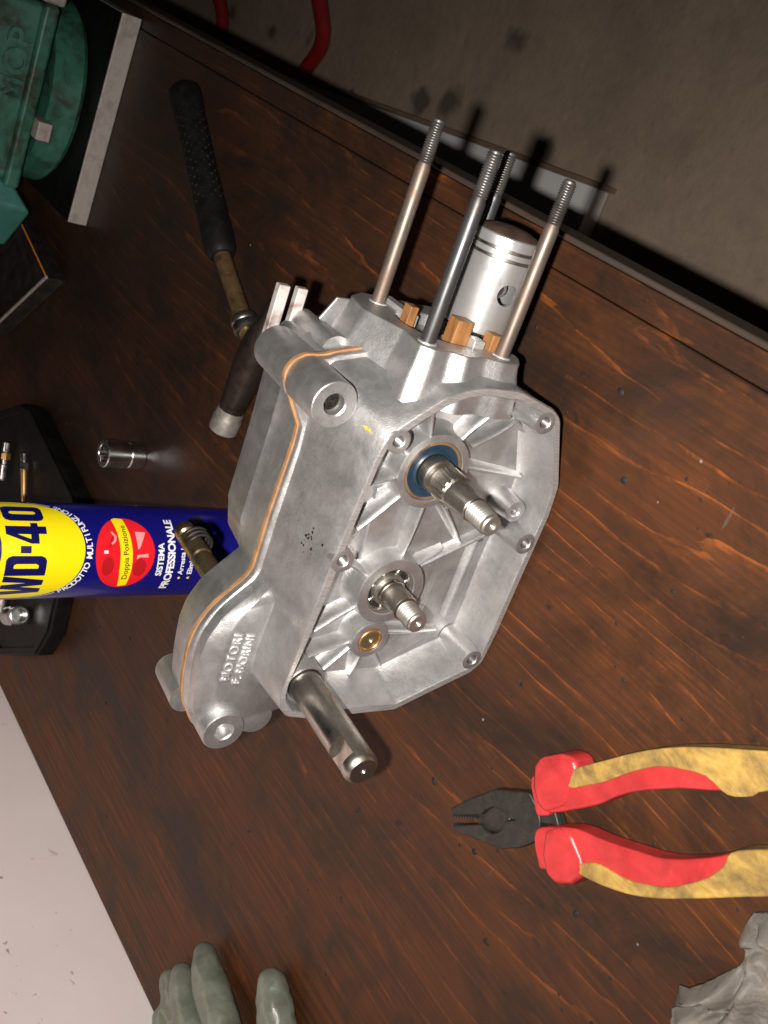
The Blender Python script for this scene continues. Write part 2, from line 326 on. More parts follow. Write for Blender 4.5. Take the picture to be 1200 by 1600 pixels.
def boolean_cut(obj, cutters):
    """subtract closed meshes (MB list) from obj, applied at once"""
    mb = MB()
    for c in cutters: mb.add(c.v, c.f)
    co = mb.build('cutter', 'dark', None, 0)
    co.matrix_world = Matrix.Identity(4)
    par = obj.parent; obj.parent = None
    md = obj.modifiers.new('b', 'BOOLEAN'); md.operation = 'DIFFERENCE'; md.solver = 'EXACT'; md.object = co
    bpy.context.view_layer.update()
    me = bpy.data.meshes.new_from_object(obj.evaluated_get(bpy.context.evaluated_depsgraph_get()))
    obj.modifiers.remove(md); obj.data = me; obj.parent = par
    bpy.data.objects.remove(co)
    me.polygons.foreach_set('use_smooth', [True] * len(me.polygons)); me.set_sharp_from_angle(angle=math.radians(32))
def smst(a, b, x):
    t = max(0, min(1, (x - a) / (b - a))); return t * t * (3 - 2 * t)
def lerp(a, b, t): return a + (b - a) * t
def catmull(pts, k=6, closed=False):
    P = [Vector(p) for p in pts]; n = len(P); out = []
    for i in range(n if closed else n - 1):
        p0 = P[(i - 1) % n] if closed or i > 0 else P[0]; p1 = P[i]; p2 = P[(i + 1) % n]; p3 = P[(i + 2) % n] if closed or i < n - 2 else P[-1]
        for j in range(k):
            t = j / k
            out.append(0.5 * ((2 * p1) + (p2 - p0) * t + (2 * p0 - 5 * p1 + 4 * p2 - p3) * t * t + (3 * p1 - p0 - 3 * p2 + p3) * t ** 3))
    if not closed: out.append(P[-1])
    return out

# ================================================================ SETTING
fl_ = MB().add([(-2.5, -2, -0.55), (4, -2, -0.55), (4, 6, -0.55), (-2.5, 6, -0.55)], [(0, 1, 2, 3)]).build('floor', 'concrete', None, 0); tag(fl_, kind='structure')
wl = MB().box((-0.90, -1.5, -0.549), (-0.774, 4, 1.6)).build('wall', 'wall', None, 0); tag(wl, kind='structure')
# workbench
bench = empty('workbench', 'dark brown stained plywood workbench against the white wall', 'workbench', (0, 0, -0.55))
def w2b(o): o.location = (0, 0, 0.55); return o
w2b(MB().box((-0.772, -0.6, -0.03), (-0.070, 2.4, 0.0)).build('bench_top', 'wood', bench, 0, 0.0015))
# front trim: flat strip and a rounded worn edge
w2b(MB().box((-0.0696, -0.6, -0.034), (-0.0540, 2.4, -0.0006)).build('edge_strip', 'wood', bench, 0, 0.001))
w2b(MB().box((-0.0538, -0.6, -0.036), (-0.050, 2.4, -0.0004)).build('edge_moulding', 'trimedge', bench, 0, 0.0017, 3))
w2b(MB().box((-0.11, -0.6, -0.14), (-0.075, 2.4, -0.0345)).build('apron', 'trim', bench, 0, 0.002))
for y in (-0.4, 2.1):
    for x in (-0.75, -0.18): w2b(MB().box((x, y, -0.548), (x + 0.07, y + 0.07, -0.0345)).build('leg', 'trim', bench, 0, 0.003))
# droplets of oil and grit on the bench
dp = MB(); rd = random.Random(11)
spots = [(0.0, 0)] * 0
def dome(mb, x, y, r, hgt, ex, rot, n=10):
    rows = []
    for a in (0, 35, 65, 88):
        rr = r * math.cos(math.radians(a)); z = hgt * math.sin(math.radians(a))
        rows.append([(x + rr * ex * math.cos(t) * math.cos(rot) - rr * math.sin(t) * math.sin(rot), y + rr * ex * math.cos(t) * math.sin(rot) + rr * math.sin(t) * math.cos(rot), z + 0.0001) for t in [2 * PI * i / n for i in range(n)]])
    mb.grid(rows, True, False, True)
DROPS = []
for i in range(70):
    DROPS.append((rd.uniform(-0.42, -0.10), rd.uniform(0.10, 0.42), rd.choice((.0006, .0008, .001, .0013, .0018))))
for i in range(25): DROPS.append((rd.uniform(-0.7, -0.12), rd.uniform(0.3, 0.9), rd.choice((.0008, .0012, .0016))))
for x, y, r in DROPS: dome(dp, x, y, r, r * 0.35, rd.uniform(1, 1.5), rd.uniform(0, 3))
tag(dp.build('oil_droplet', 'droplet', None, 60), 'tiny dark oil droplets and grit on the plywood', 'droplet', kind='stuff')

# pale board lying on the floor beside the bench
bo = empty('floor_board', 'pale grey board lying on the concrete floor in front of the bench', 'board', (-0.1563, 1.2158, -0.5495))
bo.scale = (.8684, .8684, .8684)
brd = MB().add([(-.16, -.445, 0), (.124, -.43, 0), (.066, .40, 0), (-.16, .42, 0), (-.16, -.445, .03), (.124, -.43, .03), (.066, .40, .03), (-.16, .42, .03)], [(3, 2, 1, 0), (4, 5, 6, 7), (0, 1, 5, 4), (1, 2, 6, 5), (2, 3, 7, 6), (3, 0, 4, 7)])
brd.build('panel', 'paleboard', bo, 0, 0.002)
MB().add([(.1245, -.44, 0), (.132, -.44, 0), (.074, .40, 0), (.0665, .40, 0), (.1245, -.44, .033), (.132, -.44, .033), (.074, .40, .033), (.0665, .40, .033)], [(3, 2, 1, 0), (4, 5, 6, 7), (0, 1, 5, 4), (1, 2, 6, 5), (2, 3, 7, 6), (3, 0, 4, 7)]).build('edge_strip', 'brownedge', bo, 0, 0.001)
# red tubular stand on the floor
rt = empty('tube_stand', 'red painted tubular stand on the floor beyond the bench', 'stand', (-0.0174, 1.5197, -0.55))
rt.scale = (.8684, .8684, .8684)
MB().tube(catmull([(-.20, .10, .012), (-.08, .02, .013), (-.02, -.02, .02), (.03, -.03, .05), (.09, -.04, .11), (.16, -.04, .22), (.24, -.04, .40)], 6), 0.014, 14).build('leg', 'redpaint', rt)
MB().tube(catmull([(-.26, .38, .012), (-.12, .36, .013), (-.05, .35, .03), (0, .35, .08), (.05, .35, .2), (.10, .35, .4)], 6), 0.013, 14).build('leg', 'redpaint', rt)
MB().tube([(.10, .35, .4), (.17, .15, .4), (.24, -.04, .40)], 0.012, 12).build('crossbar', 'redpaint', rt)

# ================================================================ ENGINE (local axes: s = stud axis, t = up, a = shaft axis, in mm)
eng = empty('engine_crankcase', 'bare grey aluminium two-stroke engine crankcase standing on the bench with studs and piston exposed', 'engine')
EA = Vector((0.02603355, -0.9941811, 0.10452846)); ES = Vector((0.99858652, 0.03070994, 0.04338044)); ET = Vector((-0.04633807, 0.10325137, 0.99357533))
em = Matrix.Identity(4)
for i, ax in enumerate((ES, ET, EA)):
    for j in range(3): em[j][i] = ax[j]
EK = 0.986; em.translation = CAM + (Vector((-0.14639758, 0.31932304, 0.016418)) - CAM) * EK
em = em @ Matrix.Diagonal((EK, EK, EK, 1))
eng.matrix_world = em
def mm(p): return (p[0] * .001, p[1] * .001, p[2] * .001)
class EB(MB):
    """mesh builder taking millimetres in the engine frame"""
    def build(s, *a, **k):
        s.v = [mm(v) for v in s.v]; return MB.build(s, *a, **k)
def elathe(prof, s, t, n=40, cap=True): return EB().lathe(prof, (s, t, 0), (0, 0, 1), n, cap)

CEN = (-85.0, 52.0); NA = 420
def radial(poly, cen=CEN, n=NA):
    """outline -> radius for n directions"""
    out = []
    for k in range(n):
        th = 2 * PI * k / n; dx, dy = math.cos(th), math.sin(th); best = 0
        for i in range(len(poly)):
            x1, y1 = poly[i][0] - cen[0], poly[i][1] - cen[1]; x2, y2 = poly[(i + 1) % len(poly)][0] - cen[0], poly[(i + 1) % len(poly)][1] - cen[1]
            ex, ey = x2 - x1, y2 - y1; den = dx * ey - dy * ex
            if abs(den) < 1e-9: continue
            r = (x1 * ey - y1 * ex) / den; u = (x1 * dy - y1 * dx) / den
            if -1e-6 <= u <= 1 + 1e-6 and r > best: best = r
        out.append(best)
    return out
def blur(r, w):
    n = len(r); out = []
    for i in range(n): out.append(sum(r[(i + d) % n] for d in range(-w, w + 1)) / (2 * w + 1))
    return out
def ring(r, a, cen=CEN):
    n = len(r); return [(cen[0] + r[k] * math.cos(2 * PI * k / n), cen[1] + r[k] * math.sin(2 * PI * k / n), a) for k in range(n)]
RIM = [(28, 60), (28.4, 38), (21.2, 12), (16.6, 5), (-22, -14.5), (-40, -17), (-120, -17), (-142, -15.5), (-149, -10), (-173.5, 36), (-174.5, 70), (-175, 93), (-172.5, 107), (-164, 114.5), (-154, 116.2), (-133, 115), (-94, 113.5), (-49, 111.5), (-15, 109), (-5, 107), (0.5, 103), (10.4, 92.4), (20, 81), (25.5, 70)]
GAS = [(33, 84), (25, 89), (19.7, 104), (15, 121), (8, 125), (-5, 126), (-20, 124.5), (-34, 123.5), (-76, 124.5), (-110, 124), (-116, 126), (-124.5, 133), (-135, 141.6), (-149.5, 147), (-162, 148), (-180, 146), (-196, 143), (-203, 140), (-217, 126), (-218, 114), (-207, 96), (-196, 70), (-184, 30), (-166, 2), (-140, -6), (-30, -6), (8, 8), (24, 20), (32, 36), (34, 60)]
BASE = [(24, 86), (15, 121), (6, 125), (-40, 124), (-96, 124.5), (-112, 120), (-130, 106), (-145, 80), (-152, 50), (-150, 20), (-130, 4), (-20, 4), (12, 18), (24, 40)]
def bumped(base, add):
    pts = []
    for k in range(NA):
        th = 2 * PI * k / NA; best = base[k] + add
        for (cs, ct, cr) in ((0.8, 127.6, 12.7 + add), (-206.5, 122.5, 12.9 + add)):
            dx, dy = math.cos(th), math.sin(th); ox, oy = cs - CEN[0], ct - CEN[1]
            b = ox * dx + oy * dy; c = ox * ox + oy * oy - cr * cr; D = b * b - c
            if D > 0: best = max(best, b + math.sqrt(D))
        pts.append(best)
    return blur(pts, 2)
rr = blur(radial(RIM), 1); rg = blur(radial(GAS), 1); rb = blur(radial(BASE), 2)
rf = bumped(rg, 0.0)
def front_half():
    m = EB(); rows = []
    hump = []
    for k in range(NA):
        th = 2 * PI * k / NA; s = CEN[0] + rg[k] * math.cos(th)
        hump.append(smst(8, 22, rg[k] - rr[k]) * (1 - smst(-116, -104, s)))
    hump = blur(hump, 3)
    # (a, function of k)
    def mix(k, lin, hp): return lerp(lin, hp, hump[k])
    def R(a, f): rows.append(ring([f(k) for k in range(NA)], a))
    L = lambda k, a: lerp(rr[k], rg[k] - 1.8, (-a) / 46.0)
    R(-50.9, lambda k: rf[k]); R(-47.6, lambda k: rf[k] + .1); R(-46.9, lambda k: rf[k] - .4); R(-46.4, lambda k: rg[k] - 1.6); R(-46.0, lambda k: rg[k] - 2.2)
    T_ = lambda k, u: lerp(rr[k] + 3, rg[k] - 2, u)
    R(-39.6, lambda k: mix(k, L(k, -39.6), rg[k] - 2.3))
    R(-38.9, lambda k: mix(k, L(k, -38.9), rg[k] - 2.7))
    R(-34.4, lambda k: mix(k, L(k, -34.4), T_(k, .66)))
    R(-33.8, lambda k: mix(k, L(k, -33.8), T_(k, .60)))
    R(-32.2, lambda k: mix(k, L(k, -32.2), rr[k] + 4.5))
    R(-31.2, lambda k: mix(k, L(k, -31.2), rr[k] + 2.6))
    R(-12, lambda k: mix(k, L(k, -12), rr[k] + 1.2))
    R(-0.7, lambda k: rr[k]); R(0, lambda k: rr[k] - .6)
    R(0, lambda k: rr[k] - 4.6); R(-0.6, lambda k: rr[k] - 5.0); R(-14, lambda k: rr[k] - 7); R(-23, lambda k: rr[k] - 9.5); R(-25.5, lambda k: rr[k] - 11.5); R(-26, lambda k: rr[k] - 14)
    m.grid(rows, True, True, True)
    o = m.build('front_case_half', 'cast', eng, 32)
    return o
HOLES = [(-5.7, 99.6), (-73.4, 107.0), (13.2, 14.2), (-59.5, -8.6), (-139.6, -6.6)]
fh = front_half()
KICK = (-158.0, 96.0)
cut = [elathe([(-20, 3.1), (5, 3.1)], s, t, 20) for s, t in HOLES]
cut.append(elathe([(-22, 12.0), (5, 12.0)], KICK[0], KICK[1], 36))
cut.append(elathe([(-40, 14.0), (-12, 14.0)], -26.7, 60.9, 36)); cut.append(elathe([(-40, 13.0), (-12, 13.0)], -100, 60, 36))
for c in cut: c.v = [mm(v) for v in c.v]
boolean_cut(fh, cut)
# rim screw bosses with threaded holes
for i, (s, t) in enumerate(HOLES):
    prof = [(-25.5, 7.6), (-3, 6.6), (0.0, 6.5), (0.12, 6.2), (0.12, 3.6), (-0.5, 3.1), (-16, 3.1)]
    cs, ct = s, t
    elathe(prof, cs, ct, 28, False).build('screw_boss', 'cast', fh, 30)
    tp = [(-0.4, 3.08)]; a = -0.5
    while a > -14: tp += [(a - .45, 2.5), (a - .9, 3.05)]; a -= .9
    elathe(tp + [(-15, 2.4), (-15, .1)], cs, ct, 28, False).build('screw_thread', 'thread', fh, 25)
elathe([(-26, 8), (-12, 6.6), (-10, 6.3), (-9.9, 3.4), (-10.4, 2.9), (-11.4, 2.5), (-12.4, 2.9), (-13.4, 2.5), (-14.4, 2.9), (-15.4, 2.5), (-20, 2.5)], -45, -1.5, 26).build('screw_boss', 'cast', fh, 30)
rf_ = EB(); rf_.grid([ring([r - .9 for r in rr], -.3), ring([r - .9 for r in rr], .09), ring([r - 4.3 for r in rr], .09), ring([r - 4.3 for r in rr], -.3), ring([r - .9 for r in rr], -.3)], True)
rfo = rf_.build('rim_face', 'scratched', fh, 30)
bmx = bmesh.new(); bmx.from_mesh(rfo.data); bmesh.ops.remove_doubles(bmx, verts=bmx.verts, dist=1e-7); bmx.to_mesh(rfo.data); bmx.free()
hc = [elathe([(-20, 6.0), (5, 6.0)], s, t, 28) for s, t in HOLES]
for c in hc: c.v = [mm(v) for v in c.v]
boolean_cut(rfo, hc)
# ribs and ridges on the cavity floor
def rib(p, q, w0=1.8, h0=-17, h1=-23, base=-27.5, name='rib'):
    d = Vector((q[0] - p[0], q[1] - p[1])); L = d.length; d.normalize(); nrm = Vector((-d.y, d.x))
    m = EB(); rows = []
    for i in range(9):
        u = i / 8; c = Vector(p) + d * (L * u); top = lerp(h0, h1, u ** 1.6); w = w0 * lerp(1.0, .8, u)
        rows.append([(c.x + nrm.x * x, c.y + nrm.y * x, z) for x, z in ((-w * 2.6, base), (-w * 1.1, base + 1.6), (-w * .62, lerp(base, top, .75)), (-w * .36, top - .4), (0, top), (w * .36, top - .4), (w * .62, lerp(base, top, .75)), (w * 1.1, base + 1.6), (w * 2.6, base))])
    m.grid(rows, False)
    n = 9
    m.add(rows[0], [tuple(range(n))]); m.add(rows[-1], [tuple(reversed(range(n)))])
    return m.build(name, 'cast', fh, 60)
RIBS = [((-8, 49), (18, 33), 2, -15, -10), ((-12, 40), (4, 13), 2, -16, -20), ((4, 13), (-3, 2), 2, -20, -22), ((-24, 38), (-29, -6), 2.2, -16, -21), ((-46, 45), (-74, 16), 2, -15, -22),
        ((-48, 58), (-82, 57), 2, -14, -17), ((-43, 74), (-64, 93), 2, -15, -15), ((-88, 40), (-62, -6), 2.6, -19, -20), ((-72, 3), (-126, 3), 4.5, -22, -22.5),
        ((-130, 52), (-134, 8), 2, -16, -22), ((-142, 54), (-160, 37), 1.8, -16, -23), ((-142, 61), (-164, 58), 1.8, -16, -22), ((-136, 70), (-144, 96), 1.8, -16, -14),
        ((-138, 68), (-160, 85), 1.8, -16, -17), ((-112, 74), (-127, 98), 2.2, -16, -14), ((-92, 76), (-84, 92), 2.2, -14, -13), ((-139, 13), (-158, 38), 4.5, -24.6, -24.6), ((-20, 80), (-8, 92), 3.0, -15, -13), ((-33, 82), (-40, 104), 2.4, -15, -14), ((-8, 70), (12, 78), 2.4, -14, -12),
        ((-86, 44), (-77, 27), 1.6, -18, -22), ((-77, 27), (-130, 25), 5, -25, -25.2)]
for p, q, w, h0, h1 in RIBS: rib(p, q, w, h0, h1)
# bosses
def tubeboss(name, s, t, ri, ro, top, material, parent, flare=5, n=48):
    return elathe([(-27, ro + flare), (-25, ro + flare * .45), (-22, ro + flare * .2), (top - 1.2, ro + .2), (top - .3, ro - .1), (top, ro - .8), (top, ri + .4), (top - .5, ri), (-27, ri)], s, t, n, False).build(name, material, parent, 35)
tubeboss('crank_boss', -26.7, 60.9, 17.2, 21.5, -13.5, 'cast', fh)
tubeboss('bearing_boss', -100.0, 60.0, 14.4, 20.6, -12.0, 'cast', fh)
tubeboss('bush_boss', -132.6, 61.0, 7.4, 11.6, -12.5, 'cast', fh, 3)
# kick shaft sleeve in the corner of the rim
elathe([(-24, 12.2), (-9, 12.0), (-8.6, 11.8), (-8.6, 10.6), (-9, 10.2), (-26, 10.2)], KICK[0], KICK[1], 40, False).build('shaft_sleeve', 'cast', fh, 35)
# blended web between the two big bosses
EB().prism([(-40, 78), (-44, 84), (-84, 80), (-92, 78), (-84, 52), (-46, 46)], -27, -23.5).build('web', 'cast', fh, 30, .002, 3)
# embossed maker's lettering on the hump
def emboss(txt, s, t, a, size, dirs, up, parent, material='cast', ext=.0004, space=1.1, offs=0.0):
    me = fontmesh(txt, size, ext, offs, space)
    d = Vector(dirs).normalized(); u = (Vector(up) - d * Vector(up).dot(d)).normalized(); n = d.cross(u)
    o = link('lettering', me, material, parent, 30)
    mx = Matrix.Identity(4)
    for i, ax in enumerate((d, u, n)):
        for j in range(3): mx[j][i] = ax[j]
    mx.translation = Vector(mm((s, t, a))); o.matrix_local = mx
    return o
# lugs
def lug(name, s, t, r, a0, a1, hole, mat_='cast', n=40, parent=None, depth=18):
    return elathe([(a0, r - 1.6), (a0 + .6, r - .6), (a0 + 2, r), (a1 - 1.0, r - .2), (a1 - .3, r - .5), (a1, r - 1.0), (a1, hole + .9), (a1 - .8, hole), (a1 - depth, hole), (a1 - depth, 0.2)], s, t, n, True).build(name, mat_, parent or fh, 30)
lug('mount_lug', 0.8, 127.6, 12.6, -51.3, -20, 5.6)
elathe([(-42, 5.4), (-26, 5.4), (-25.6, 4.9), (-27, 4.9), (-41, 4.9)], 0.8, 127.6, 30, False).build('lug_sleeve', 'steel', fh, 30)
lug('mount_lug', -206.5, 122.5, 12.8, -51.3, -30, 5.4, depth=7)
elathe([(-40, 13.6), (-34, 10), (-33.6, .2)], -202, 102, 30).build('boss', 'cast', fh, 40)
# yellow paint mark by the lug
mk = EB(); rm = random.Random(4)
mkpts = []
for k in range(18):
    th = 2 * PI * k / 18; r_ = 3.0 + rm.uniform(-1.2, 1.2); mkpts.append((-3.8 + r_ * math.cos(th) * .8, r_ * math.sin(th)))

# rear half
def rear_half():
    m = EB(); rows = []
    def R(a, f): rows.append(ring([f(k) for k in range(NA)], a))
    R(-52.7, lambda k: rf[k] - .1); R(-56.5, lambda k: rf[k] - .2); R(-57.2, lambda k: rg[k] - 1.4)
    R(-73, lambda k: rg[k] - 2); R(-76.5, lambda k: rg[k] - 4 if rg[k] > rb[k] + 8 else lerp(rg[k] - 2, rb[k], .6)); R(-78.5, lambda k: min(rg[k] - 8, rb[k] + 7) if rg[k] > rb[k] + 8 else rb[k]); R(-80, lambda k: min(rb[k], rg[k] - 1.5) )
    R(-100, lambda k: min(rb[k], rg[k] - 1.5) - 1); R(-106, lambda k: rb[k] - 3.5); R(-110, lambda k: rb[k] - 8); R(-111.5, lambda k: rb[k] - 14)
    m.grid(rows, True, True, True); return m.build('rear_case_half', 'cast', eng, 32)
rh = rear_half()
elathe([(-92, 8), (-91.4, 11), (-90, 12.2), (-52.3, 12.6)], 0.8, 127.6, 40).build('mount_lug', 'cast', rh, 35)
elathe([(-72, 11), (-71, 12.4), (-52.3, 12.8)], -206.5, 122.5, 40).build('mount_lug', 'cast', rh, 35)
elathe([(-90, 7.0), (-89.5, 9.4), (-88, 10), (-60, 10.5)], -205, 134, 32).build('boss', 'cast', rh, 35)
elathe([(-104, 5), (-103, 7.4), (-62, 8.2)], 13, 110, 32).build('boss', 'cast', rh, 40)
# small wing plate beside the cylinder mouth
EB().prism([(16, 110), (33, 101), (34, 80), (16, 78)], -92, -90.2).build('wing', 'cast', rh, 30, .0006)
# flat prongs rising behind the lug
for (t_, a_, s0, s1, w) in ((127.5, -101, 2, 31.5, 3.3), (115.5, -103, 8, 31, 3.0)):
    m = EB(); m.add([(s0, t_ - w, a_ - 3), (s1, t_ - w, a_ - 3), (s1, t_ + w, a_ - 3), (s0, t_ + w, a_ - 3), (s0, t_ - w, a_ + 2), (s1, t_ - w, a_ + 2), (s1, t_ + w, a_ + 2), (s0, t_ + w, a_ + 2)], [(3, 2, 1, 0), (4, 5, 6, 7), (0, 1, 5, 4), (1, 2, 6, 5), (2, 3, 7, 6), (3, 0, 4, 7)])
    m.build('bracket_prong', simple('rust_flecked_metal', (0.40, 0.36, 0.34), (0.50, 0.47, 0.45), 80, 0.5, 0.3, grime=(0.16, 0.07, 0.04), gscale=60), rh, 30, .0007)

# gasket: full outline with bumps round the lugs
def gasket():
    w = [r + .45 * noise.noise(Vector((k * .21, 2.2, 0))) + .25 * noise.noise(Vector((k * .9, 7.2, 0))) for k, r in enumerate(bumped(rg, 0.9))]
    m = EB(); m.grid([ring(w, -53.0), ring(w, -50.6)], True, True, True); return m.build('gasket', 'gasket', eng, 30)
gk = gasket()

# cylinder deck (radial about the bore axis, built along s)
DC = (62.0, -50.0)
DECK = [(103, -60), (92, -36), (95, -17), (88, -12), (79, -14), (69, -9), (57, -13.5), (46, -10), (35, -12), (28, -22), (27, -78), (34, -90), (88, -91), (99, -82)]
rd_ = blur(radial(DECK, DC, 200), 1)
def dring(f, s):
    n = 200; return [(s, DC[0] + f(k) * math.cos(2 * PI * k / n), DC[1] + f(k) * math.sin(2 * PI * k / n)) for k in range(n)]
m = EB(); BORE = 23.5
rows = [dring(lambda k: rd_[k] + 6, 10), dring(lambda k: rd_[k] + 4.5, 22), dring(lambda k: rd_[k] + 2.4, 28), dring(lambda k: rd_[k] + .8, 32), dring(lambda k: rd_[k], 35.5), dring(lambda k: rd_[k] - .1, 37.6), dring(lambda k: rd_[k] - .7, 38), dring(lambda k: max(BORE, 0) + .5, 38), dring(lambda k: BORE, 37.4), dring(lambda k: BORE - .3, 8), dring(lambda k: .5, 7.5)]
m.grid(rows, True, False, True); dk = m.build('cylinder_deck', 'cast', eng, 32)
# transfer port scallops: pale inner shoulders of the mouth
# studs
STUDS = [(84.6, -77.5, 132.5, 'steel_rusty', 'brown stud with threaded tip'), (87.4, -22.0, 130.5, 'steel_dark', 'near black stud with threaded tip'), (41.5, -20.2, 128.0, 'steel_rusty', 'brown pitted stud with threaded tip'), (38.0, -75.0, 128.5, 'steel_dark', 'near black stud behind the piston')]
for t_, a_, s1, mt, lb in STUDS:
    r = 3.8
    body = EB().lathe([(30, r), (37.9, r), (s1 - 24, r), (s1 - 21.5, r - .65)], (0, t_, a_), (1, 0, 0), 20); o = body.build('stud', mt, eng, 40); o['label'] = lb
    EB().lathe([(37.9, r + 1.3), (38.6, r + 1.0), (38.8, r - .2)], (0, t_, a_), (1, 0, 0), 24, False).build('seat_ring', 'machined', o, 40)
    prof = [(s1 - 21.6, r - .7)]; x = s1 - 21.5
    while x < s1 - 1.6: prof += [(x + .1, r - .75), (x + .65, r - .02), (x + 1.2, r - .75)]; x += 1.25
    prof += [(s1 - .6, r - .9), (s1, r - 1.7)]
    EB().lathe(prof, (0, t_, a_), (1, 0, 0), 18).build('thread', 'thread', o, 25)

# piston, sagging towards the bench on its rod
PT, PA = 40.5, -50.0
pist = EB()
PR = 17.6
prof = [(43, PR - 1.6), (43.2, PR - .2), (44, PR), (81.2, PR), (81.4, PR - 1.3), (82.9, PR - 1.3), (83.1, PR), (85.6, PR - .1), (85.8, PR - 1.3), (87.3, PR - 1.3), (87.5, PR - .15), (92.2, PR - .25), (92.8, PR - .9)]
pist.lathe(prof, (0, PT, PA), (1, 0, 0), 56); po = pist.build('piston', 'piston', eng, 30)
c1 = EB().lathe([(0, 5.6), (30, 5.6)], (65.5, PT - 2, PA), (0, 0.18, 0.983), 30)
c2 = EB().box((38, PT - 16, PA - 40), (50, PT - 6.5, PA + 40)); c3 = EB().lathe([(-5, PR - 2.4), (36, PR - 2.4)], (40, PT, PA), (1, 0, 0), 40)
for c in (c1, c2, c3): c.v = [mm(v) for v in c.v]
boolean_cut(po, [c1]); boolean_cut(po, [c2]); boolean_cut(po, [c3])
EB().lathe([(-7, 4.6), (7.0, 4.6), (7.0, 3.2), (2, 3.0), (2, .2)], (65.5, PT - 2, PA), (0, 0.18, 0.983), 30, True).build('gudgeon_pin', 'screwsteel', po, 35)
for s in (82.15, 86.55):
    EB().lathe([(s - .62, PR - 1.2), (s - .62, PR + .12), (s + .62, PR + .12), (s + .62, PR - 1.2)], (0, PT, PA), (1, 0, 0), 56, False).build('piston_ring', 'steel', po, 30)
EB().lathe([(92.82, PR - .9), (94.6, PR * .8), (96.2, PR * .5), (97.0, .2)], (0, PT, PA), (1, 0, 0), 40).build('crown', 'carbon', po, 40)
EB().add(*(lambda q: (q.v, q.f))(EB().box((-4, -5.5, -4.5), (66, 5.5, 4.5)))).build('connecting_rod', 'steel', eng, 30, .001)
bpy.data.objects['connecting_rod'].location = mm((0, 48, -50)); bpy.data.objects['connecting_rod'].rotation_euler = (0, 0, math.radians(-7))

# crank shaft end, seal
C1 = (-26.7, 60.9)
elathe([(-20, 17.2), (-15.2, 17.2), (-14.6, 16.8), (-14.6, 15.4), (-15.2, 15.2)], *C1, 56, False).build('seal_ring', brushed('rusty_seal_ring', (0.20, 0.13, 0.07), (0.30, 0.20, 0.11), 0.45, 0.5, (200, 200, 200), (0.12, 0.07, 0.04)), eng, 35)
sl = elathe([(-18, 15.6), (-15.0, 15.6), (-14.8, 15.2), (-15.4, 11.6), (-14.8, 11.2), (-14.3, 10.6), (-14.7, 9.9), (-18, 9.7)], *C1, 56, False).build('oil_seal', 'seal', eng, 35)
cs = elathe([(-30, 9.5), (-8.0, 9.5), (-7.4, 8.6), (-5.4, 8.2), (-4.6, 8.4), (-3.8, 8.9), (8.8, 8.7), (9.4, 8.2), (25.2, 7.0), (25.7, 6.6), (25.8, 5.0)], *C1, 48).build('crank_shaft', 'steel', eng, 30)
# splines on the first half of the taper
for k in range(18):
    th = 2 * PI * k / 18
    m = EB(); rows = []
    for a in (-3.4, -2.4, 8.2, 9.6):
        rad = 8.8 + (.65 if -2.5 < a < 9 else -.6); w = .75
        c, s_ = math.cos(th), math.sin(th)
        rows.append([(C1[0] + (rad - 1.5) * c - w * 1.3 * s_, C1[1] + (rad - 1.5) * s_ + w * 1.3 * c, a), (C1[0] + rad * c - w * s_, C1[1] + rad * s_ + w * c, a), (C1[0] + rad * c + w * s_, C1[1] + rad * s_ - w * c, a), (C1[0] + (rad - 1.5) * c + w * 1.3 * s_, C1[1] + (rad - 1.5) * s_ - w * 1.3 * c, a)])
    m.grid(rows, True, True, True).build('spline', 'steel', cs, 20)
def threaded(a0, a1, r, pitch=1.25):
    prof = [(a0, r - .6)]; x = a0
    while x < a1 - pitch - .8: prof += [(x + pitch * .1, r - .85), (x + pitch * .5, r), (x + pitch * .9, r - .85)]; x += pitch
    return prof + [(a1 - .7, r - .6), (a1, r - 1.3), (a1, r * .34), (a1 - .6, r * .26), (a1 - 2.2, .15)]
elathe(threaded(25.2, 41, 6.1, 1.9), *C1, 30).build('thread', 'screwsteel', cs, 22)
# gear shaft with open ball bearing
C2 = (-100.0, 60.0)
bg_ = elathe([(-22, 14.5), (-13.5, 14.5), (-13.0, 14.2), (-13.0, 13.5), (-13.5, 13.2), (-17, 13.0), (-22, 13.2)], *C2, 48, False).build('ball_bearing', 'screwsteel', eng, 35)
elathe([(-22, 9.8), (-17, 9.9), (-13.8, 9.6), (-13.4, 9.3), (-13.4, 8.0), (-22, 8.0)], *C2, 40, False).build('inner_race', 'screwsteel', bg_, 35)
elathe([(-17.5, 13.0), (-16.6, 12.8), (-16.3, 12), (-16.3, 10.6), (-16.7, 9.8)], *C2, 40, True).build('cage', 'dark', bg_, 35)
for k in range(7):
    th = 2 * PI * k / 7 + .55; c = Vector(mm((C2[0] + 11.5 * math.cos(th), C2[1] + 11.5 * math.sin(th), -17.2)))
    b = MB(); rows = [[(c.x + .0022 * math.sin(p) * math.cos(q), c.y + .0022 * math.sin(p) * math.sin(q), c.z + .0022 * math.cos(p)) for q in [2 * PI * j / 16 for j in range(16)]] for p in [PI * (i + .02) / 9.04 for i in range(10)]]
    b.grid(rows, True, True, True).build('ball', 'chrome', bg_, 60)
gs = elathe([(-22, 8.0), (-10, 8.0), (-9.6, 7.7), (3.0, 7.5), (4.0, 7.0), (4.4, 5.4)], *C2, 40).build('gear_shaft', 'steel', eng, 30)
elathe(threaded(4.2, 17.5, 6.3, 1.9), *C2, 30).build('thread', 'screwsteel', gs, 22)
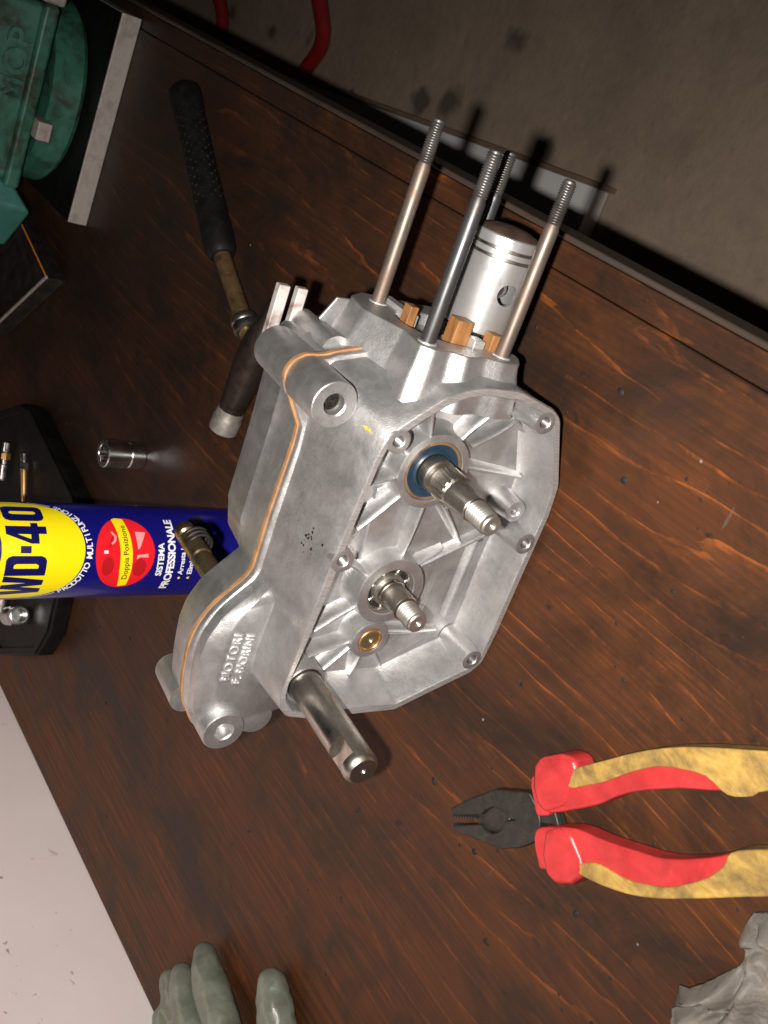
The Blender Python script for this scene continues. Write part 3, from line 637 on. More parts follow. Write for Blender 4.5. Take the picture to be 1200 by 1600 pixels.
# bronze bush with shaft end
C3 = (-132.6, 61.0)
bu = elathe([(-20, 7.3), (-12.2, 7.3), (-11.9, 7.0), (-11.9, 5.8), (-12.3, 5.5), (-20, 5.5)], *C3, 40, False).build('bronze_bush', 'gold', eng, 30)
elathe([(-20, 5.4), (-13.4, 5.4), (-13, 4.9), (-12.9, 2.0), (-14.2, .9), (-14.6, .2)], *C3, 36).build('shaft_end', brushed('oily_bronze_steel', (0.22, 0.17, 0.10), (0.30, 0.24, 0.15), 0.3, 0.8, (200, 200, 200)), bu, 30)
# kick shaft with milled flat
kk = elathe([(-30, 9.4), (57.0, 9.4), (58.8, 8.6), (60.0, 7.4), (60, 1.5), (59.2, 1.0), (58.5, .2)], *KICK, 56).build('kick_shaft', 'steel', eng, 30)
kc = EB().box((-200, KICK[1] + 5.4, 41), (-100, KICK[1] + 30, 54)); kc.v = [mm(v) for v in kc.v]
boolean_cut(kk, [kc])
# shaft leaving the rear half
ks = elathe([(-130.5, 4.2), (-130, 5.4), (-128, 6.2), (-122, 6.4), (-121, 5.2), (-118, 5.2), (-117.4, 6.4), (-98, 6.4), (-97, 5.6), (-94, 5.6), (-93.5, 6.4), (-70, 6.4)], -134, 130, 36).build('rear_shaft', brushed('oily_brass_steel', (0.16, 0.115, 0.06), (0.27, 0.20, 0.12), 0.28, 0.85, (200, 200, 200), (0.05, 0.04, 0.03)), eng, 30)
for k in range(3):
    EB().tube([(-134 + 8.0 * math.cos(x), 130 - 3 + 8.0 * math.sin(x), -122 + 4 * k + x * .6) for x in [PI * .9 + i * .28 for i in range(18)]], 1.0, 8).build('spring_coil', 'dark', ks, 60)
# brown wooden fork holding the piston up
wd = empty('wooden_fork', 'brown wooden fork wedged between piston skirt and crankcase mouth', 'wood block')
wd.matrix_world = em.copy()
def ebox(name, lo, hi, matn, par, bv=.0006): return EB().box(lo, hi).build(name, matn, par, 30, bv)
ebox('prong', (30, 77, -58), (46, 82, -51), 'kraft', wd)
ebox('prong', (26, 56, -40), (49, 66, -31), 'kraft', wd)
ebox('prong', (30, 41, -33), (46.5, 46.5, -25), 'kraft', wd)
EB().box((14, 38, -60), (28, 84, -24)).build('bridge', 'kraft', wd, 30, .0006)
# alloy shoulders of the mouth
ebox('port_shoulder', (22, 72, -86), (40.5, 78, -56), 'machined', dk); ebox('port_shoulder', (22, 49, -34), (42, 56, -26), 'machined', dk)

# lettering on the hump and paint mark (placed on the surfaces)
def on_front(s, t, a_from=40):
    """engine-frame height a of the front half's surface at (s, t)"""
    hit, loc, nrm, _ = fh.ray_cast(Vector(mm((s, t, a_from))), Vector((0, 0, -1)))
    return (loc * 1000, nrm) if hit else (Vector((s, t, -30)), Vector((0, 0, 1)))
bpy.context.view_layer.update()
def emboss_surface(txt, s, t, size, dirs, up, ext=.35, space=1.1, name='lettering', material='machined'):
    """raised letters, each vertex dropped on the casting"""
    me = fontmesh(txt, size, 0, 0.12, space)
    bm = bmesh.new(); bm.from_mesh(me)
    bmesh.ops.triangulate(bm, faces=bm.faces); bmesh.ops.subdivide_edges(bm, edges=[e for e in bm.edges if e.calc_length() > 1.2], cuts=1, use_grid_fill=True)
    r = bmesh.ops.extrude_face_region(bm, geom=bm.faces[:]); top = [v for v in r['geom'] if isinstance(v, bmesh.types.BMVert)]
    tops = set(top); d = Vector(dirs).normalized(); u = Vector(up).normalized()
    for v in bm.verts:
        p = Vector((s, t)) + d * v.co.x + u * v.co.y
        loc, nrm = on_front(p.x, p.y)
        loc = loc + nrm * (ext if v in tops else -.25); v.co = Vector(mm(loc))
    bmesh.ops.recalc_face_normals(bm, faces=bm.faces); bm.to_mesh(me); bm.free()
    return link(name, me, material, fh, 0)
emboss_surface('MOTORI', -157, 130.4, 7.4, (1, .0), (0, 1), 1.0, 1.15)
emboss_surface('F. MORINI', -158, 123.4, 7.2, (1, .0), (0, 1), 1.0, 1.05)
bm = bmesh.new(); vs = []
for (x, y) in [(0, 0)] + [((.8 + rm.uniform(-.5, .5)) * math.cos(2 * PI * k / 16), (1.4 + rm.uniform(-.8, .8)) * math.sin(2 * PI * k / 16)) for k in range(16)]:
    loc, nrm = on_front(-5.5 + x, 111.5 + y); vs.append(bm.verts.new(mm(loc + nrm * .12)))
for k in range(16): bm.faces.new((vs[0], vs[1 + k], vs[1 + (k + 1) % 16]))
me = bpy.data.meshes.new('paint'); bmesh.ops.recalc_face_normals(bm, faces=bm.faces); bm.to_mesh(me); bm.free()
link('paint_mark', me, 'mark', fh, 60)

rpit = random.Random(21); pit = MB()
for i in range(26):
    ang_, rad_ = rpit.uniform(0, 6.28), abs(rpit.gauss(0, 3.4)); s_, a_ = -73 + rad_ * math.cos(ang_), -20 + rad_ * 1.2 * math.sin(ang_)
    hit, loc, nrm, _ = fh.ray_cast(Vector(mm((s_, 160, a_))), Vector((0, -1, 0)))
    if hit:
        r_ = rpit.uniform(.0003, .0008); u_ = nrm.orthogonal().normalized(); w_ = nrm.cross(u_)
        pit.add([loc + nrm * .0001 + (u_ * math.cos(q) + w_ * math.sin(q)) * r_ * rpit.uniform(.7, 1.3) for q in [2 * PI * j / 7 for j in range(7)]], [tuple(range(7))])
pito = pit.build('casting_pit', 'dark', fh, 0); pito['kind'] = 'stuff'

# ================================================================ SPRAY CAN
CP = Vector((-0.377, 0.565)); CR = 0.0328; AZ = math.atan2(-CP.y, -CP.x)
can = empty('spray_can', 'blue and yellow lubricant spray can standing upright behind the crankcase', 'spray can', (CP.x, CP.y, 0))
body = MB().lathe([(0.0008, CR - .004), (0, CR - .003), (0.0, CR - .001), (.002, CR + .0006), (.0045, CR + .0006), (.006, CR), (.208, CR), (.212, CR - .001), (.222, CR - .009), (.228, CR - .015), (.229, CR - .018)], (0, 0, 0), (0, 0, 1), 72).build('body', 'canblue', can, 30)
MB().lathe([(.2285, .0135), (.255, .0125), (.262, .010), (.263, .001)], (0, 0, 0), (0, 0, 1), 32).build('spray_cap', 'canred', can, 40)
def wrap(me_or_poly, name, material, lift, parent, u0=0, v0=0, rot=0, step=1.6):
    """flat print in mm (u across, v up) bent round the can"""
    bm = bmesh.new()
    if isinstance(me_or_poly, bpy.types.Mesh): bm.from_mesh(me_or_poly)
    else: bm.faces.new([bm.verts.new((x, y, 0)) for x, y in me_or_poly])
    if rot: bmesh.ops.rotate(bm, verts=bm.verts, cent=(0, 0, 0), matrix=Matrix.Rotation(rot, 3, 'Z'))
    xs = [v.co.x for v in bm.verts]; x = min(xs) + step
    while x < max(xs):
        bmesh.ops.bisect_plane(bm, geom=bm.verts[:] + bm.edges[:] + bm.faces[:], plane_co=(x, 0, 0), plane_no=(1, 0, 0)); x += step
    R_ = CR + lift
    for v in bm.verts:
        th = AZ + (v.co.x + u0) * .001 / CR; v.co = Vector((R_ * math.cos(th), R_ * math.sin(th), (v.co.y + v0) * .001))
    me = bpy.data.meshes.new(name); bm.to_mesh(me); bm.free()
    me.update()
    # outward normals
    bm = bmesh.new(); bm.from_mesh(me)
    for f in bm.faces:
        c = f.calc_center_median()
        if f.normal.dot(Vector((c.x, c.y, 0))) < 0: f.normal_flip()
    bm.to_mesh(me); bm.free()
    return link(name, me, material, parent, 60)
def ell(cx_, cy_, rx, ry, n=64, a0=0, a1=2 * PI): return [(cx_ + rx * math.cos(a0 + (a1 - a0) * k / n), cy_ + ry * math.sin(a0 + (a1 - a0) * k / n)) for k in range(n)]
LBL = body
shield = [p for p in ell(0, 183, 42, 43.5)]
wrap(shield, 'yellow_shield', 'canyellow', .00012, LBL)
wrap(ell(0, 236, 46, 40.5), 'blue_shield_top', 'canblue', .00026, LBL)
wrap(ell(0, 236, 44.6, 39.3), 'yellow_shield_line', 'cannavy', .0003, LBL)
# heavy lettering
def stroke_poly(pts): return pts
LET = {}
def letter(polys, u, v, sx, sy, name='lettering', material='cannavy', lift=.0003):
    for k, poly in enumerate(polys): wrap([(u + x * sx, v + y * sy) for x, y in poly], name, material, lift + .00001 * k, LBL)
# unit letters, 1 high; narrow counters
W_ = [[(0, 1), (.30, 1), (.36, .42), (.46, 1), (.70, 1), (.80, .42), (.86, 1), (1.16, 1), (.96, 0), (.68, 0), (.58, .52), (.48, 0), (.20, 0)]]
D_ = [[(0, 0), (0, 1), (.62, 1), (.74, .95), (.80, .86), (.80, .62), (.80, .14), (.74, .05), (.62, 0), (.30, 0), (.30, .16), (.44, .16), (.49, .20), (.50, .26), (.50, .74), (.49, .80), (.44, .84), (.30, .84), (.30, 0)]]
dash = [[(0, .40), (.30, .40), (.30, .66), (0, .66)]]
four = [[(.36, 0), (.66, 0), (.66, .20), (.80, .20), (.80, .38), (.66, .38), (.66, 1), (.34, 1), (0, .40), (0, .20), (.36, .20)]]
zero_o = [[(0, .16), (.05, .05), (.18, 0), (.62, 0), (.75, .05), (.80, .16), (.80, .84), (.75, .95), (.62, 1), (.18, 1), (.05, .95), (0, .84)]]
zero_i = [[(.32, .24), (.36, .18), (.44, .18), (.48, .24), (.48, .76), (.44, .82), (.36, .82), (.32, .76)]]
H = 27.0; B0 = 165.5; X = 15.6
D_out = [[(0, 0), (0, 1), (.62, 1), (.74, .95), (.80, .86), (.80, .14), (.74, .05), (.62, 0)]]
letter(W_, -35.5, B0, X * 1.0, H); letter(D_out, -17.2, B0, X * 1.08, H); letter([[(.31, .20), (.44, .20), (.49, .26), (.49, .74), (.44, .80), (.31, .80)]], -17.2, B0, X * 1.08, H, 'lettering_gap', 'canyellow', .00045)
letter(dash, -2.0, B0, X * 1.0, H); letter(four, 4.2, B0, X * 1.15, H); letter([[(.34, .40), (.34, .72), (.17, .40)]], 4.2, B0, X * 1.15, H, 'lettering_gap', 'canyellow', .00045)
letter(zero_o, 20.0, B0, X * 1.12, H); letter(zero_i, 20.0, B0, X * 1.12, H, 'lettering_gap', 'canyellow', .00045)
wrap(fontmesh('®', 4.2), 'registered_mark', 'cannavy', .0003, LBL, 36.5, B0 + H - .5)
# arc text round the lower half of the shield
def arctext(txt, rx, ry, cy_, size, t0, t1, name, material):
    n = len(txt)
    for k, ch in enumerate(txt):
        if ch == ' ': continue
        th = t0 + (t1 - t0) * k / (n - 1); x, y = rx * math.cos(th), cy_ + ry * math.sin(th)
        tx, ty = -rx * math.sin(th), ry * math.cos(th)
        wrap(fontmesh(ch, size, 0, .12), name, material, .0002, LBL, x, y, math.atan2(ty, tx), 1.2)
arctext('PRODOTTO MULTIFUNZIONE', 43.2, 47.0, 183.0, 5.9, math.radians(223), math.radians(322), 'arc_lettering', 'canwhite')
def arcline(rx, ry, cy_, w, a0, a1): return [(rx * math.cos(a), cy_ + ry * math.sin(a)) for a in [lerp(a0, a1, k / 16) for k in range(17)]] + [((rx + w) * math.cos(a), cy_ + (ry + w) * math.sin(a)) for a in [lerp(a1, a0, k / 16) for k in range(17)]]
for a0, a1 in ((195, 219), (326, 345)): wrap(arcline(42.6, 45.6, 183, .7, math.radians(a0), math.radians(a1)), 'white_line', 'canwhite', .0002, LBL)
# red badge
BZ = 110
wrap(ell(-2, BZ, 26.5, 22), 'red_badge', 'canred', .00012, LBL)
band = [(-27.4, BZ + 1), (-26.5, BZ - 5), (-14, BZ - 5.6), (0, BZ - 5), (12, BZ - 3.4), (23.6, BZ - .5), (24.4, BZ + 5), (23, BZ + 8), (12, BZ + 5.5), (0, BZ + 4), (-14, BZ + 3.4)]
wrap(band, 'badge_band', 'canyellow', .00022, LBL)
wrap(fontmesh('Doppia Posizione', 5.6, 0, .06), 'badge_lettering', 'canblack', .0003, LBL, -1.5, BZ - .4, math.radians(4.5))
# little nozzle pictures on the badge
def pic(poly, matn, lift=.00022, nm='badge_picture'): wrap(poly, nm, matn, lift, LBL)
pic(ell(-11, BZ + 12.4, 7.0, 4.4, 24), 'canred2'); pic(ell(-12, BZ - 11.5, 6.6, 5.0, 24), 'canred2')
pic([(-2, BZ + 13), (0, BZ + 13), (0, BZ + 16), (-2, BZ + 16)], 'canwhite'); pic([(1, BZ + 12.0), (10, BZ + 8.4), (10.6, BZ + 9.6), (1.4, BZ + 13)], 'canred2')
pic([(4, BZ + 10), (6.2, BZ + 7.2), (10, BZ + 6.6), (13.5, BZ + 9.8), (12.2, BZ + 10.6), (9.6, BZ + 8.2), (6.8, BZ + 8.6), (5.2, BZ + 10.8)], 'canpink', .0003)
pic([(-6, BZ - 8.4), (-3, BZ - 8.6), (-2, BZ - 17), (-4.6, BZ - 17.2), (-4.4, BZ - 11)], 'canpink', .0003); pic([(1, BZ - 9), (13.5, BZ - 7.6), (13, BZ - 15.5), (1.4, BZ - 10.4)], 'canpink', .0003)
# lower wording
wrap(fontmesh('SISTEMA', 6.4, 0, .20), 'wording', 'canwhite', .0002, LBL, -6.5, 82.6)
wrap(fontmesh('PROFESSIONALE', 8.0, 0, .28, .93), 'wording', 'canwhite', .0002, LBL, -3.5, 74.3)
for k, tx in enumerate(('Arresta i cigolii', 'Elimina l\'umidità')):
    v = 65.4 - 7.4 * k
    wrap(ell(-20.5, v, 1.0, 1.0, 14), 'bullet', 'canyellow', .0002, LBL)
    wrap(fontmesh(tx, 5.4, 0, .12, 1.0, 'LEFT'), 'wording', 'canwhite', .0002, LBL, -17.5, v)

# ================================================================ SOCKET standing on the bench
sk = empty('socket', 'lone chrome socket standing upright on the bench behind the hammer head', 'socket', (-0.392, 0.741, 0))
sk.location = (-0.3935, 0.7435, 0)
MB().lathe([(0, .0112), (.0006, .0121), (.013, .0123), (.0140, .0117), (.0150, .0123), (.033, .0125), (.0355, .0124), (.0362, .0118), (.0362, .0088), (.0352, .0083), (.020, .0083), (.019, .001)], (0, 0, 0), (0, 0, 1), 40).build('barrel', 'chrome', sk, 30)
for k in range(6):
    th = 2 * PI * k / 6; MB().box((-.0011, -.0011, .019), (.0011, .0011, .0352)).build('drive_flute', 'dark', sk, 30).location = (.0083 * math.cos(th), .0083 * math.sin(th), 0)

# ================================================================ HAMMER
hm = empty('hammer', 'hammer with black rubber grip and tubular steel handle lying behind the crankcase', 'hammer', (-0.18, 0.70, 0))
HL = Vector((-0.18, 0.70, 0))
def hp(x, y, z): return (x - HL.x, y - HL.y, z)
g0, g1 = Vector(hp(-.092, .832, .0145)), Vector(hp(-.186, .694, .0145)); gd = (g1 - g0)
GL = gd.length
gr = MB().lathe([(0, .006), (.001, .011), (.004, .0135), (.012, .0138), (.03, .0125), (.08, .0118), (.13, .0122), (GL - .02, .0128), (GL - .006, .0120), (GL - .002, .0108), (GL, .009)], g0, gd, 32).build('grip', 'blackrubber', hm, 40)
gax = gd.normalized(); gu = gax.orthogonal().normalized(); gw = gax.cross(gu)
kn = MB()
for i in range(26):
    for j in range(10):
        th = 2 * PI * (j + .5 * (i % 2)) / 10; c = g0 + gax * (.012 + i * .0042) + (gu * math.cos(th) + gw * math.sin(th)) * .0121
        n_ = (gu * math.cos(th) + gw * math.sin(th)); tt = gax; bb = n_.cross(tt)
        kn.add([c + tt * .0016, c + bb * .0014, c - tt * .0016, c - bb * .0014, c + n_ * .0011], [(0, 1, 4), (1, 2, 4), (2, 3, 4), (3, 0, 4)])
ko = kn.build('grip_knurl', 'blackrubber', hm, 0); ko['kind'] = 'stuff'
s0 = g1; s1_ = Vector(hp(-.222, .618, .0165)); sd = s1_ - s0
MB().lathe([(-.006, .0066), (sd.length, .0066)], s0, sd, 24).build('handle_tube', brushed('bronzed_tube', (0.33, 0.20, 0.09), (0.42, 0.27, 0.13), 0.30, 0.8, (60, 60, 60), (0.12, 0.075, 0.04)), hm, 40)
MB().lathe([(-.001, .0068), (0, .0098), (.003, .0104), (.0055, .0098), (.006, .0094), (.0065, .0100), (.010, .0104), (.013, .0096), (.014, .007)], Vector(s1_) - sd.normalized() * .020, sd, 28).build('collar', 'steel', hm, 30)
h0, h1 = Vector(hp(-.297, .6125, .0165)), Vector(hp(-.185, .600, .0165)); hd = h1 - h0
MB().lathe([(.018, .0100), (.024, .0104), (.034, .0112), (.046, .0122), (.058, .0135), (.078, .0135), (.092, .011), (.10, .009), (.112, .007), (.113, .004)], h0, hd, 24).build('head', brushed('scuffed_brown_steel', (0.050, 0.036, 0.028), (0.085, 0.062, 0.048), 0.34, 0.75, (60, 60, 60), (0.024, 0.017, 0.013)), hm, 40)
MB().lathe([(0, .0098), (.0012, .0112), (.012, .0114), (.0135, .0108), (.020, .0102), (.0204, .008)], h0, hd, 32).build('face', brushed('worn_hammer_face', (0.42, 0.39, 0.35), (0.55, 0.51, 0.46), 0.38, 0.7, (60, 60, 60), (0.22, 0.18, 0.15)), hm, 30)

# ================================================================ TOOL TRAY WITH BITS
ty_ = empty('tool_tray', 'black plastic tool tray behind the spray can', 'tray', (-0.58, 0.90, 0))
TP = [(-.462, .972), (-.4535, .945), (-.474, .800), (-.482, .793), (-.615, .7735), (-.652, .785), (-.711, .859), (-.730, .93), (-.68, 1.06), (-.55, 1.10), (-.51, 1.04)]
TP = [(x + .58, y - .90) for x, y in TP]
MB().prism(TP, 0.0005, 0.019).build('tray_body', 'blackplastic', ty_, 30, .003, 3)
def inset(poly, f): return [(x * f, y * f) for x, y in poly]
rim_ = MB(); o_, i_ = inset(TP, .985), inset(TP, .93)
rim_.grid([[(x, y, .0188) for x, y in o_], [(x, y, .0215) for x, y in o_], [(x, y, .0215) for x, y in i_], [(x, y, .0188) for x, y in i_]], True).build('tray_rim', 'blackplastic', ty_, 30, .0008)
def bit(name, label, p, q, prof, matn='chrome', n=20):
    p = Vector(p); q = Vector(q); o = empty(name, label, 'tool bit', p); d = q - p
    MB().lathe(prof, (0, 0, 0), d, n).build('shank', matn, o, 25); return o, d
b1, d1 = bit('driver_bit', 'slim chrome driver bit lying on the black tray beside the can', (-.494, .921, .0255), (-.545, .884, .0255), [(0, .002), (.001, .0035), (.007, .0038), (.0075, .0030), (.010, .0030)])
MB().lathe([(.0098, .003), (.0102, .0046), (.017, .0046), (.0176, .0036)], (0, 0, 0), d1, 6).build('hex_collar', 'chrome', b1, 0)
MB().lathe([(.0174, .0034), (.022, .0036), (.055, .0022), (.062, .0018)], (0, 0, 0), d1, 18).build('tip', 'gold', b1, 40)
b2, d2 = bit('driver_bit', 'chrome driver bit at the left edge of the photo on the black tray', (-0.5052, 0.9653, 0.0262), (-0.5521, 0.9505, 0.0262), [(0, .0025), (.001, .0042), (.010, .0044), (.012, .0034), (.024, .0034), (.025, .0042), (.040, .0042), (.042, .003)])
MB().lathe([(.012, .0036), (.0124, .0052), (.019, .0052), (.0194, .0036)], (0, 0, 0), d2, 6).build('hex_collar', 'gold', b2, 0)
b3 = empty('socket', 'larger chrome socket lying on the black tray just below the can in the photo', 'socket', (-0.6338, 0.8289, 0.0315))
MB().lathe([(-.016, .006), (-.0155, .0098), (-.004, .0102), (0, .0088), (.003, .0088), (.006, .0102), (.014, .0102), (.0145, .0092), (.0145, .007), (.006, .0065), (.006, .001)], (0, 0, 0), (.62, -.78, 0.0), 32).build('barrel', 'chrome', b3, 30)
b4 = empty('socket', 'smaller chrome socket on the black tray cut off by the left photo edge', 'socket', (-0.6437, 0.8692, 0.0295))
MB().lathe([(-.012, .005), (-.0115, .008), (.012, .0083), (.0125, .006), (.004, .005), (.004, .001)], (0, 0, 0), (.9, .3, 0.0), 28).build('barrel', 'chrome', b4, 30)

# ================================================================ VISE
vi = empty('bench_vise', 'green painted bench vise with chipped paint on a thick steel plate', 'vise', (-0.165, 1.08, 0))
VL = Vector((-0.165, 1.08, 0))
def vbox(name, lo, hi, matn, bv=.003, par=None):
    return MB().box([lo[i] - VL[i] for i in range(3)], [hi[i] - VL[i] for i in range(3)]).build(name, matn, par or vi, 30, bv, 3)
bpl = vbox('base_plate', (-.262, .975, 0), (-.062, 1.20, .0192), 'plate', .001)
vbox('dark_top', (-.2612, .9762, .0193), (-.0628, 1.1992, .0199), 'blackplastic', .0002, bpl)  # separate thin black sheet over the plate's top face
MB().lathe([(.0196, .078), (.021, .086), (.026, .090), (.046, .089), (.052, .084), (.054, .07), (.054, .01)], (0, .012, 0), (0, 0, 1), 72).build('swivel_base', 'green', vi, 35)
MB().lathe([(.054, .055), (.0655, .052)], (0, .01, 0), (0, 0, 1), 48).build('turntable', 'dark', vi, 35)
bd = MB()
# body, front face slightly sloped, lower lip
bd.add([(-.078, -.078, .066), (.085, -.078, .066), (.085, .12, .066), (-.078, .12, .066), (-.074, -.070, .20), (.081, -.070, .20), (.081, .12, .20), (-.074, .12, .20)], [(3, 2, 1, 0), (4, 5, 6, 7), (0, 1, 5, 4), (1, 2, 6, 5), (2, 3, 7, 6), (3, 0, 4, 7)])
bdo = bd.build('body', 'green', vi, 30, .006, 3)
vbox('body_lip', (-.248, .995, .0655), (-.079, 1.18, .080), 'green', .004)
vbox('lock_tab', (-.195, .985, .052), (-.178, 1.01, .0654), 'plate', .001)
vbox('slide', (-.079, 1.02, .085), (.02, 1.16, .17), 'dark', .003); vbox('slide_screw', (-.079, 1.0, .06), (-.045, 1.02, .082), 'plate', .004)
sb = MB().add([(-.10, -.09, .05), (-.078, -.075, .07), (-.078, .08, .07), (-.150, .08, .060), (-.150, -.05, .052), (-.10, -.07, .20), (-.078, -.06, .20), (-.078, .08, .20), (-.150, .08, .20), (-.150, -.03, .20)], [(0, 1, 2, 3, 4), (5, 6, 7, 8, 9), (0, 1, 6, 5), (1, 2, 7, 6), (2, 3, 8, 7), (3, 4, 9, 8), (4, 0, 5, 9)])
sb.build('fixed_jaw', 'teal', vi, 30, .004, 3)
tm = fontmesh('MOP', .030, .0016, .0006, 1.05)
to = link('lettering', tm, 'green', vi, 30)
to.location = (.026, -.0795, .092); to.rotation_euler = (math.radians(86.6), 0, 0)

# ================================================================ BLACK BOX WITH ORANGE EDGE, left
bx = empty('open_box', 'dark shallow metal box with an orange strip beside the vise', 'box', (-0.36, 1.06, 0))
P0, P1, P2 = Vector((-.300, 1.10, 0)), Vector((-.3255, .985, 0)), Vector((-.44, 1.10, 0))
P3 = P0 + (P2 - P1)
Q = [p - Vector((-0.36, 1.06, 0)) for p in (P1, P0, P3, P2)]
MB().prism([(q.x, q.y) for q in Q], 0.0005, 0.004).build('bottom', 'dark', bx, 0, .001)
def wallseg(a, b, h, w, matn, name, z0=.0042):
    d = (b - a).normalized(); n_ = Vector((-d.y, d.x, 0)) * w
    MB().prism([(a.x, a.y), (b.x, b.y), (b.x + n_.x, b.y + n_.y), (a.x + n_.x, a.y + n_.y)], z0, h).build(name, matn, bx, 0, .0006)
wallseg(Q[0], Q[1], .020, .003, 'dark', 'side'); wallseg(Q[1], Q[2], .020, .003, 'dark', 'side'); wallseg(Q[2], Q[3], .020, .003, 'dark', 'side'); wallseg(Q[3] - (Q[3] - Q[0]).normalized() * .004, Q[0] + (Q[3] - Q[0]).normalized() * .004, .020, .003, 'dark', 'side')
wallseg(Q[0], Q[1], .0215, .0014, 'orange', 'orange_strip', .0202); wallseg(Q[3], Q[0], .0225, .0030, 'plate', 'bright_rim', .0202)

# ================================================================ PLIERS
pl = empty('pliers', 'combination pliers with red and grimy yellow grips lying open on the bench', 'pliers', (-0.30, 0.21, 0))
PLO = Vector((-0.30, 0.21, 0))
def slab(name, pts, z0, z1, matn, par=pl, bv=.0012, k=0, seg=2, smooth=35):
    pp = [(x * .001 - PLO.x, y * .001 - PLO.y) for x, y in pts]
    if k: pp = [(p.x, p.y) for p in catmull([(x, y, 0) for x, y in pp], k, True)]
    return MB().prism(pp, z0, z1).build(name, matn, par, smooth, bv, seg)
JU = [(-363.1, 274.7), (-347.4, 266.4), (-329.2, 254.7), (-313.2, 235.5), (-316.3, 227.0), (-320.7, 223.0), (-334.8, 236.6), (-337.1, 241.4), (-335.5, 244.7), (-338.9, 250.6), (-344.9, 254.2), (-349.1, 255.0), (-366.0, 271.5)]
JL = [(-371.2, 268.8), (-354.9, 253.1), (-355.1, 248.8), (-351.9, 243.2), (-345.9, 239.7), (-340.0, 240.7), (-335.4, 237.0), (-321.1, 221.8), (-331.9, 217.9), (-343.7, 224.2), (-354.7, 233.8), (-372.7, 265.2)]
jaw = slab('jaw', JU, .003, .0112, 'blacksteel')
jaw2 = slab('jaw', JL, .0022, .0104, 'blacksteel')
MB().lathe([(.0100, .0092), (.0113, .0092), (.0116, .0088), (.0116, .001)], (-.326 + .3, .2285 - .21, 0), (0, 0, 1), 36).build('pivot', 'blacksteel', pl, 30)
slab('jaw_pit', [(-350.9, 261.3), (-341.0, 254.8), (-335.5, 245.6), (-339.3, 239.6), (-347.4, 238.8), (-356.2, 244.6), (-361.1, 253.3), (-358.1, 258.4)], .002, .0065, 'blacksteel')
for i in range(9):      # serrations of the gripping faces
    u = i / 9
    for (p, q, z) in (((-366.6, 271.4), (-353, 256.0), .0104), ((-371.2, 268.6), (-358, 253.4), .0097)):
        x, y = lerp(p[0], q[0], u), lerp(p[1], q[1], u)
        MB().box((-.0006, -.0004, .003), (.0006, .0004, z)).build('tooth', 'steel_dark', pl, 0).location = (x * .001 - PLO.x, y * .001 - PLO.y, 0)
slab('hinge_block', [(-326, 226), (-316, 234), (-306, 222), (-314, 211)], .003, .0105, 'blacksteel')
UH = [(-309, 219), (-296, 234), (-289, 232), (-277, 214.5), (-258, 201), (-246, 192), (-233, 181), (-222, 167), (-217, 158), (-222, 148), (-228, 149), (-243, 166), (-259, 181), (-270, 189), (-281, 195), (-296, 206)]
slab('grip', UH, .004, .0180, 'redgrip', pl, .0048, 3, 4)
slab('guard', [(-318, 223), (-308, 234.5), (-303, 238), (-297, 232), (-306, 220), (-312, 217)], .0025, .0150, 'redgrip', pl, .002, 0, 3)
slab('guard_flange', [(-303.4, 231.7), (-293.8, 237.0), (-287.7, 236.8), (-276.1, 227.0), (-272.1, 219.7), (-275.3, 213.7), (-282.4, 212.4), (-297.0, 209.1), (-309.8, 217.9), (-309.0, 224.7)], .0015, .0195, 'redgrip', pl, .0036, 0, 4)
LH = [(-322, 218), (-333, 210), (-334, 199), (-324, 187), (-317, 182.5), (-311, 171), (-304, 159.5), (-297, 151), (-288, 142.5), (-271, 129.5), (-258, 121), (-247, 124), (-247, 129.5), (-258, 137.5), (-275, 153), (-285, 168), (-295, 185), (-302, 199), (-311, 209)]
slab('grip', LH, .004, .0180, 'redgrip', pl, .0048, 3, 4)
slab('guard', [(-324, 219), (-335.5, 211.5), (-340, 206), (-333, 200), (-322, 207), (-316, 214)], .0025, .0150, 'redgrip', pl, .002, 0, 3)
slab('guard_flange', [(-316.7, 213.3), (-328.7, 207.4), (-335.9, 199.5), (-334.8, 192.0), (-326.6, 184.5), (-315.7, 181.5), (-310.2, 187.5), (-304.6, 199.6), (-308.8, 207.3)], .0015, .0195, 'redgrip', pl, .0036, 0, 4)
UY = [(-286, 217.5), (-276, 215.5), (-257.4, 202.2), (-245, 193.2), (-232, 182), (-219, 168.4), (-200, 145), (-179, 118), (-167, 97), (-176, 87), (-190, 106), (-212, 132.5), (-219, 136.5), (-227, 145.5), (-227.5, 158), (-234, 170), (-241, 179), (-250, 186.5), (-260, 193), (-270, 199), (-280, 207), (-286, 212)]
slab('grip_insert', UY, .0055, .0192, 'yellowgrip', pl, .0036, 3, 4)
LY = [(-318.4, 189), (-318, 182.5), (-312.2, 170.4), (-305, 159), (-297.6, 150), (-289.2, 141.5), (-272, 126.4), (-251, 108.4), (-229, 87), (-213, 69), (-198, 82), (-215, 101), (-235.4, 121), (-247, 130.5), (-255, 130), (-267, 133.5), (-283, 143.5), (-291, 152), (-299, 163), (-305, 178), (-311, 185)]
slab('grip_insert', LY, .0055, .0192, 'yellowgrip', pl, .0036, 3, 4)

